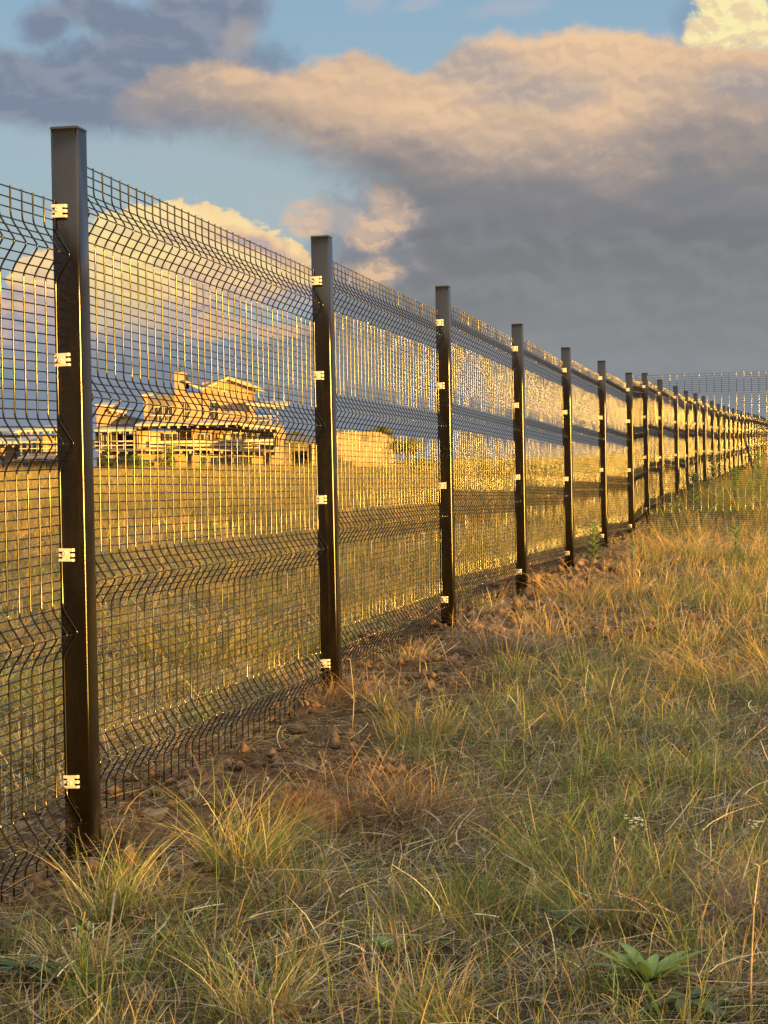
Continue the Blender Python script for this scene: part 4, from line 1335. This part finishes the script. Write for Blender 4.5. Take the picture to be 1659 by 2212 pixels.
B = np.stack([.12 * np.cos(t) * np.cos(a), .10 * np.cos(t) * np.sin(a), .095 * np.sin(t) - .01], 1)
V, F, T = blades(B, rng.uniform(.02, .07, nn), rng.uniform(.001, .002, nn), a + rng.normal(0, .9, nn), rng.uniform(.3, 1.8, nn), rng.normal(0, .6, nn), tints(nn, dict(rust=6, brown=3, straw=1.5)), 3)
quads_mesh("roots", V, F, M_BLADE, T, sod)
# slumped heap of cut brown grass right of it
for (x, y, l_, h_, r_) in ((800, 1745, "slumped mound of brown cut grass in the middle, right of the sod", .16, .26), (925, 1790, "lower brown mat of cut grass at the right end of the mound", .12, .22), (745, 1545, "low mat of brown cut grass close to the right side of the second post", .12, .18), (1090, 1405, "straw-coloured heap of cut grass on the soil right of the third post", .16, .30), (250, 1850, "thin litter of dead stems on the soil beside the foot of the nearest post", .09, .12),
                          (1540, 2000, "grey matted heap of dead stems at the right, above the big-leaved weed", .15, .20)):
    p = spot(x, y)
    nn = 2200; a = rng.uniform(0, 6.28, nn); rr = r_ * np.sqrt(rng.random(nn))
    B = np.stack([rr * np.cos(a), rr * np.sin(a) * .8, .06 * (1 - (rr / r_) ** 2) * rng.random(nn)], 1)
    B[:, 2] += ground(p.x + B[:, 0], p.y + B[:, 1]) - p.z
    V, F, T = blades(B, h_ * rng.uniform(.4, 1.3, nn), rng.uniform(.0012, .0024, nn), rng.normal(-1.2, 1.2, nn), R(90) - rng.exponential(.35, nn), rng.normal(0, .4, nn), tints(nn, dict(brown=5, ash=3, straw=3, rust=1) if x < 1000 else dict(ash=5, grey=5, pale=1, brown=2)), 4, bend=rng.normal(0, .4, nn), tip=.5)
    o = quads_mesh("grass_mound", V, F, M_BLADE, T); o.location = p; tag(o, l_, "dead grass mound")


# ---- bushes and trees
def bush(name, c, rx, ry, rz, n, ls, mixt, label, cat, trunk=0.0, lobes=9, group=None):
    """crown of many leaf-sized faces in uneven lobes on a branching trunk; c is the centre of the crown"""
    g0 = gz(c[0], c[1]); root = empty(name, (c[0], c[1], g0), 0, label, cat, group)
    cz = c[2] - g0
    L = rng.normal(0, .48, (lobes, 3)); L = L / np.maximum(1, np.linalg.norm(L, axis=1, keepdims=True) / .8); lr = rng.uniform(.28, .52, lobes)
    i = rng.integers(0, lobes, n)
    d = rng.normal(0, 1, (n, 3)); d /= np.linalg.norm(d, axis=1, keepdims=True)
    q_ = L[i] + d * (lr[i] * rng.random(n) ** .35)[:, None]
    B = q_ * np.array([rx, ry, rz]) + np.array([0, 0, cz]); B[:, 2] = np.maximum(B[:, 2], .03)
    t1 = rng.normal(0, 1, (n, 3)); t1 /= np.linalg.norm(t1, axis=1, keepdims=True)
    t2 = np.cross(t1, rng.normal(0, 1, (n, 3))); t2 /= np.linalg.norm(t2, axis=1, keepdims=True)
    s = (ls * rng.uniform(.6, 1.5, n))[:, None]
    V = np.stack([B - t1 * s, B - t2 * s * .45, B + t1 * s, B + t2 * s * .45], 1).reshape(-1, 3)
    F = np.arange(n * 4).reshape(-1, 4)
    T = np.repeat(tints(n, mixt), 4, 0)
    quads_mesh("crown", V, F, M_LEAF, T, root)
    mb = MB()
    th = max(trunk, rz * .08)
    mb.tube([(0, 0, -.1), (.02 * rx, 0, cz * .5), (0, 0, cz)], th, 8, th * .5)
    for k in range(min(lobes, 7)):
        e = Vector(L[k] * np.array([rx, ry, rz])) + Vector((0, 0, cz)); s0 = Vector((0, 0, cz * random.uniform(.3, .8)))
        mb.tube([s0, s0.lerp(e, .5) + Vector((0, 0, .1 * rz)), e], th * .45, 5, th * .12)
    mb.build("trunk", M_BARK, root, sm=True)
    return root


DK = dict(green=5, olive=3, brown=1); GO = dict(olive=5, lime=3, gold=3, green=2)
def bz(x0, y0, x1, y1, d, **k):
    a = at(x0, y0, d); c = at(x1, y1, d)
    return ((a.x + c.x) / 2, d, (a.z + c.z) / 2), abs(c.x - a.x) / 2, abs(c.x - a.x) / 2.2, abs(a.z - c.z) / 2


for (bx4, d, nlf, ls, mx4, lab, cat, nm, tr) in [
    ((208, 972, 256, 1014), 146, 2600, .07, GO, "golden-green bush in front of the house's left verandah", "bush", "bush", 0),
    ((336, 966, 386, 1012), 146.5, 2600, .07, GO, "rounded bush below the middle of the big house", "bush", "bush", 0),
    ((256, 985, 330, 1015), 147, 1800, .07, DK, "dark low bush between the two golden bushes by the house", "bush", "bush", 0),
    ((605, 934, 668, 962), 175, 2200, .10, DK, "dark tree showing over the garage roof", "tree", "tree", .12),
    ((776, 920, 862, 960), 138, 4200, .09, DK, "broad dark tree behind the plain block", "tree", "tree", .14),
    ((848, 942, 914, 992), 122, 5200, .07, dict(green=5, brown=3, olive=2), "rounded dark tree at the right end of the plain block", "tree", "tree", .12),
    ((48, 945, 118, 996), 168, 3200, .10, DK, "dark green tree behind the white-posted pavilion", "tree", "tree", .14),
    ((120, 940, 210, 970), 180, 1800, .10, DK, "distant tree behind the nearest post, left of the house", "tree", "tree", .14),
    ((700, 985, 770, 1018), 112, 2200, .05, GO, "low golden scrub at the foot of the plain block", "bush", "bush", 0),
    ((885, 990, 950, 1024), 92, 1800, .05, GO, "small green bush on the field's skyline just before the third post", "bush", "bush", 0),
    ((1020, 990, 1110, 1060), 60, 5200, .035, GO, "olive bush seen through the mesh between the third and fourth posts", "bush", "bush", 0),
    ((1125, 985, 1215, 1075), 52, 6000, .035, dict(gold=3, olive=5, lime=2, green=3), "tall golden scrub seen through the mesh between the fourth and fifth posts", "bush", "bush", 0),
    ((1235, 995, 1300, 1080), 50, 4500, .035, GO, "scrub seen through the mesh between the fifth and sixth posts", "bush", "bush", 0),
    ((1310, 1000, 1390, 1085), 58, 4500, .035, DK, "darker scrub seen through the mesh by the seventh post", "bush", "bush", 0)]:
    c, rx, ry, rz = bz(*bx4, d)
    bush(nm, c, rx, ry, rz, nlf, ls, mx4, lab, cat, tr)
# a lone spiky plant stalk on the skyline
p = at(1071, 1000, 95); r_ = empty("spiky_plant", (p.x, p.y, gz(p.x, p.y)), 0, "tall thin flowering stalk standing alone on the skyline beyond the third panel", "plant")
hh = at(1071, 938, 95).z - gz(p.x, p.y)
mb = MB(); mb.tube([(0, 0, -.1), (0.03, 0, hh * .5), (0, 0, hh)], .035, 6, .02); mb.build("stem", M_STEM, r_)
mb = MB()
for i in range(40): leaf(mb, (0, 0, hh * (.55 + .45 * i / 40)), 2.4 * i, .16, .05, .2, .7, n=3)
for i in range(18): leaf(mb, (0, 0, .05), 2.4 * i, .6, .06, .2, .9, n=4)
mb.build("leaves", M_WEED, r_)
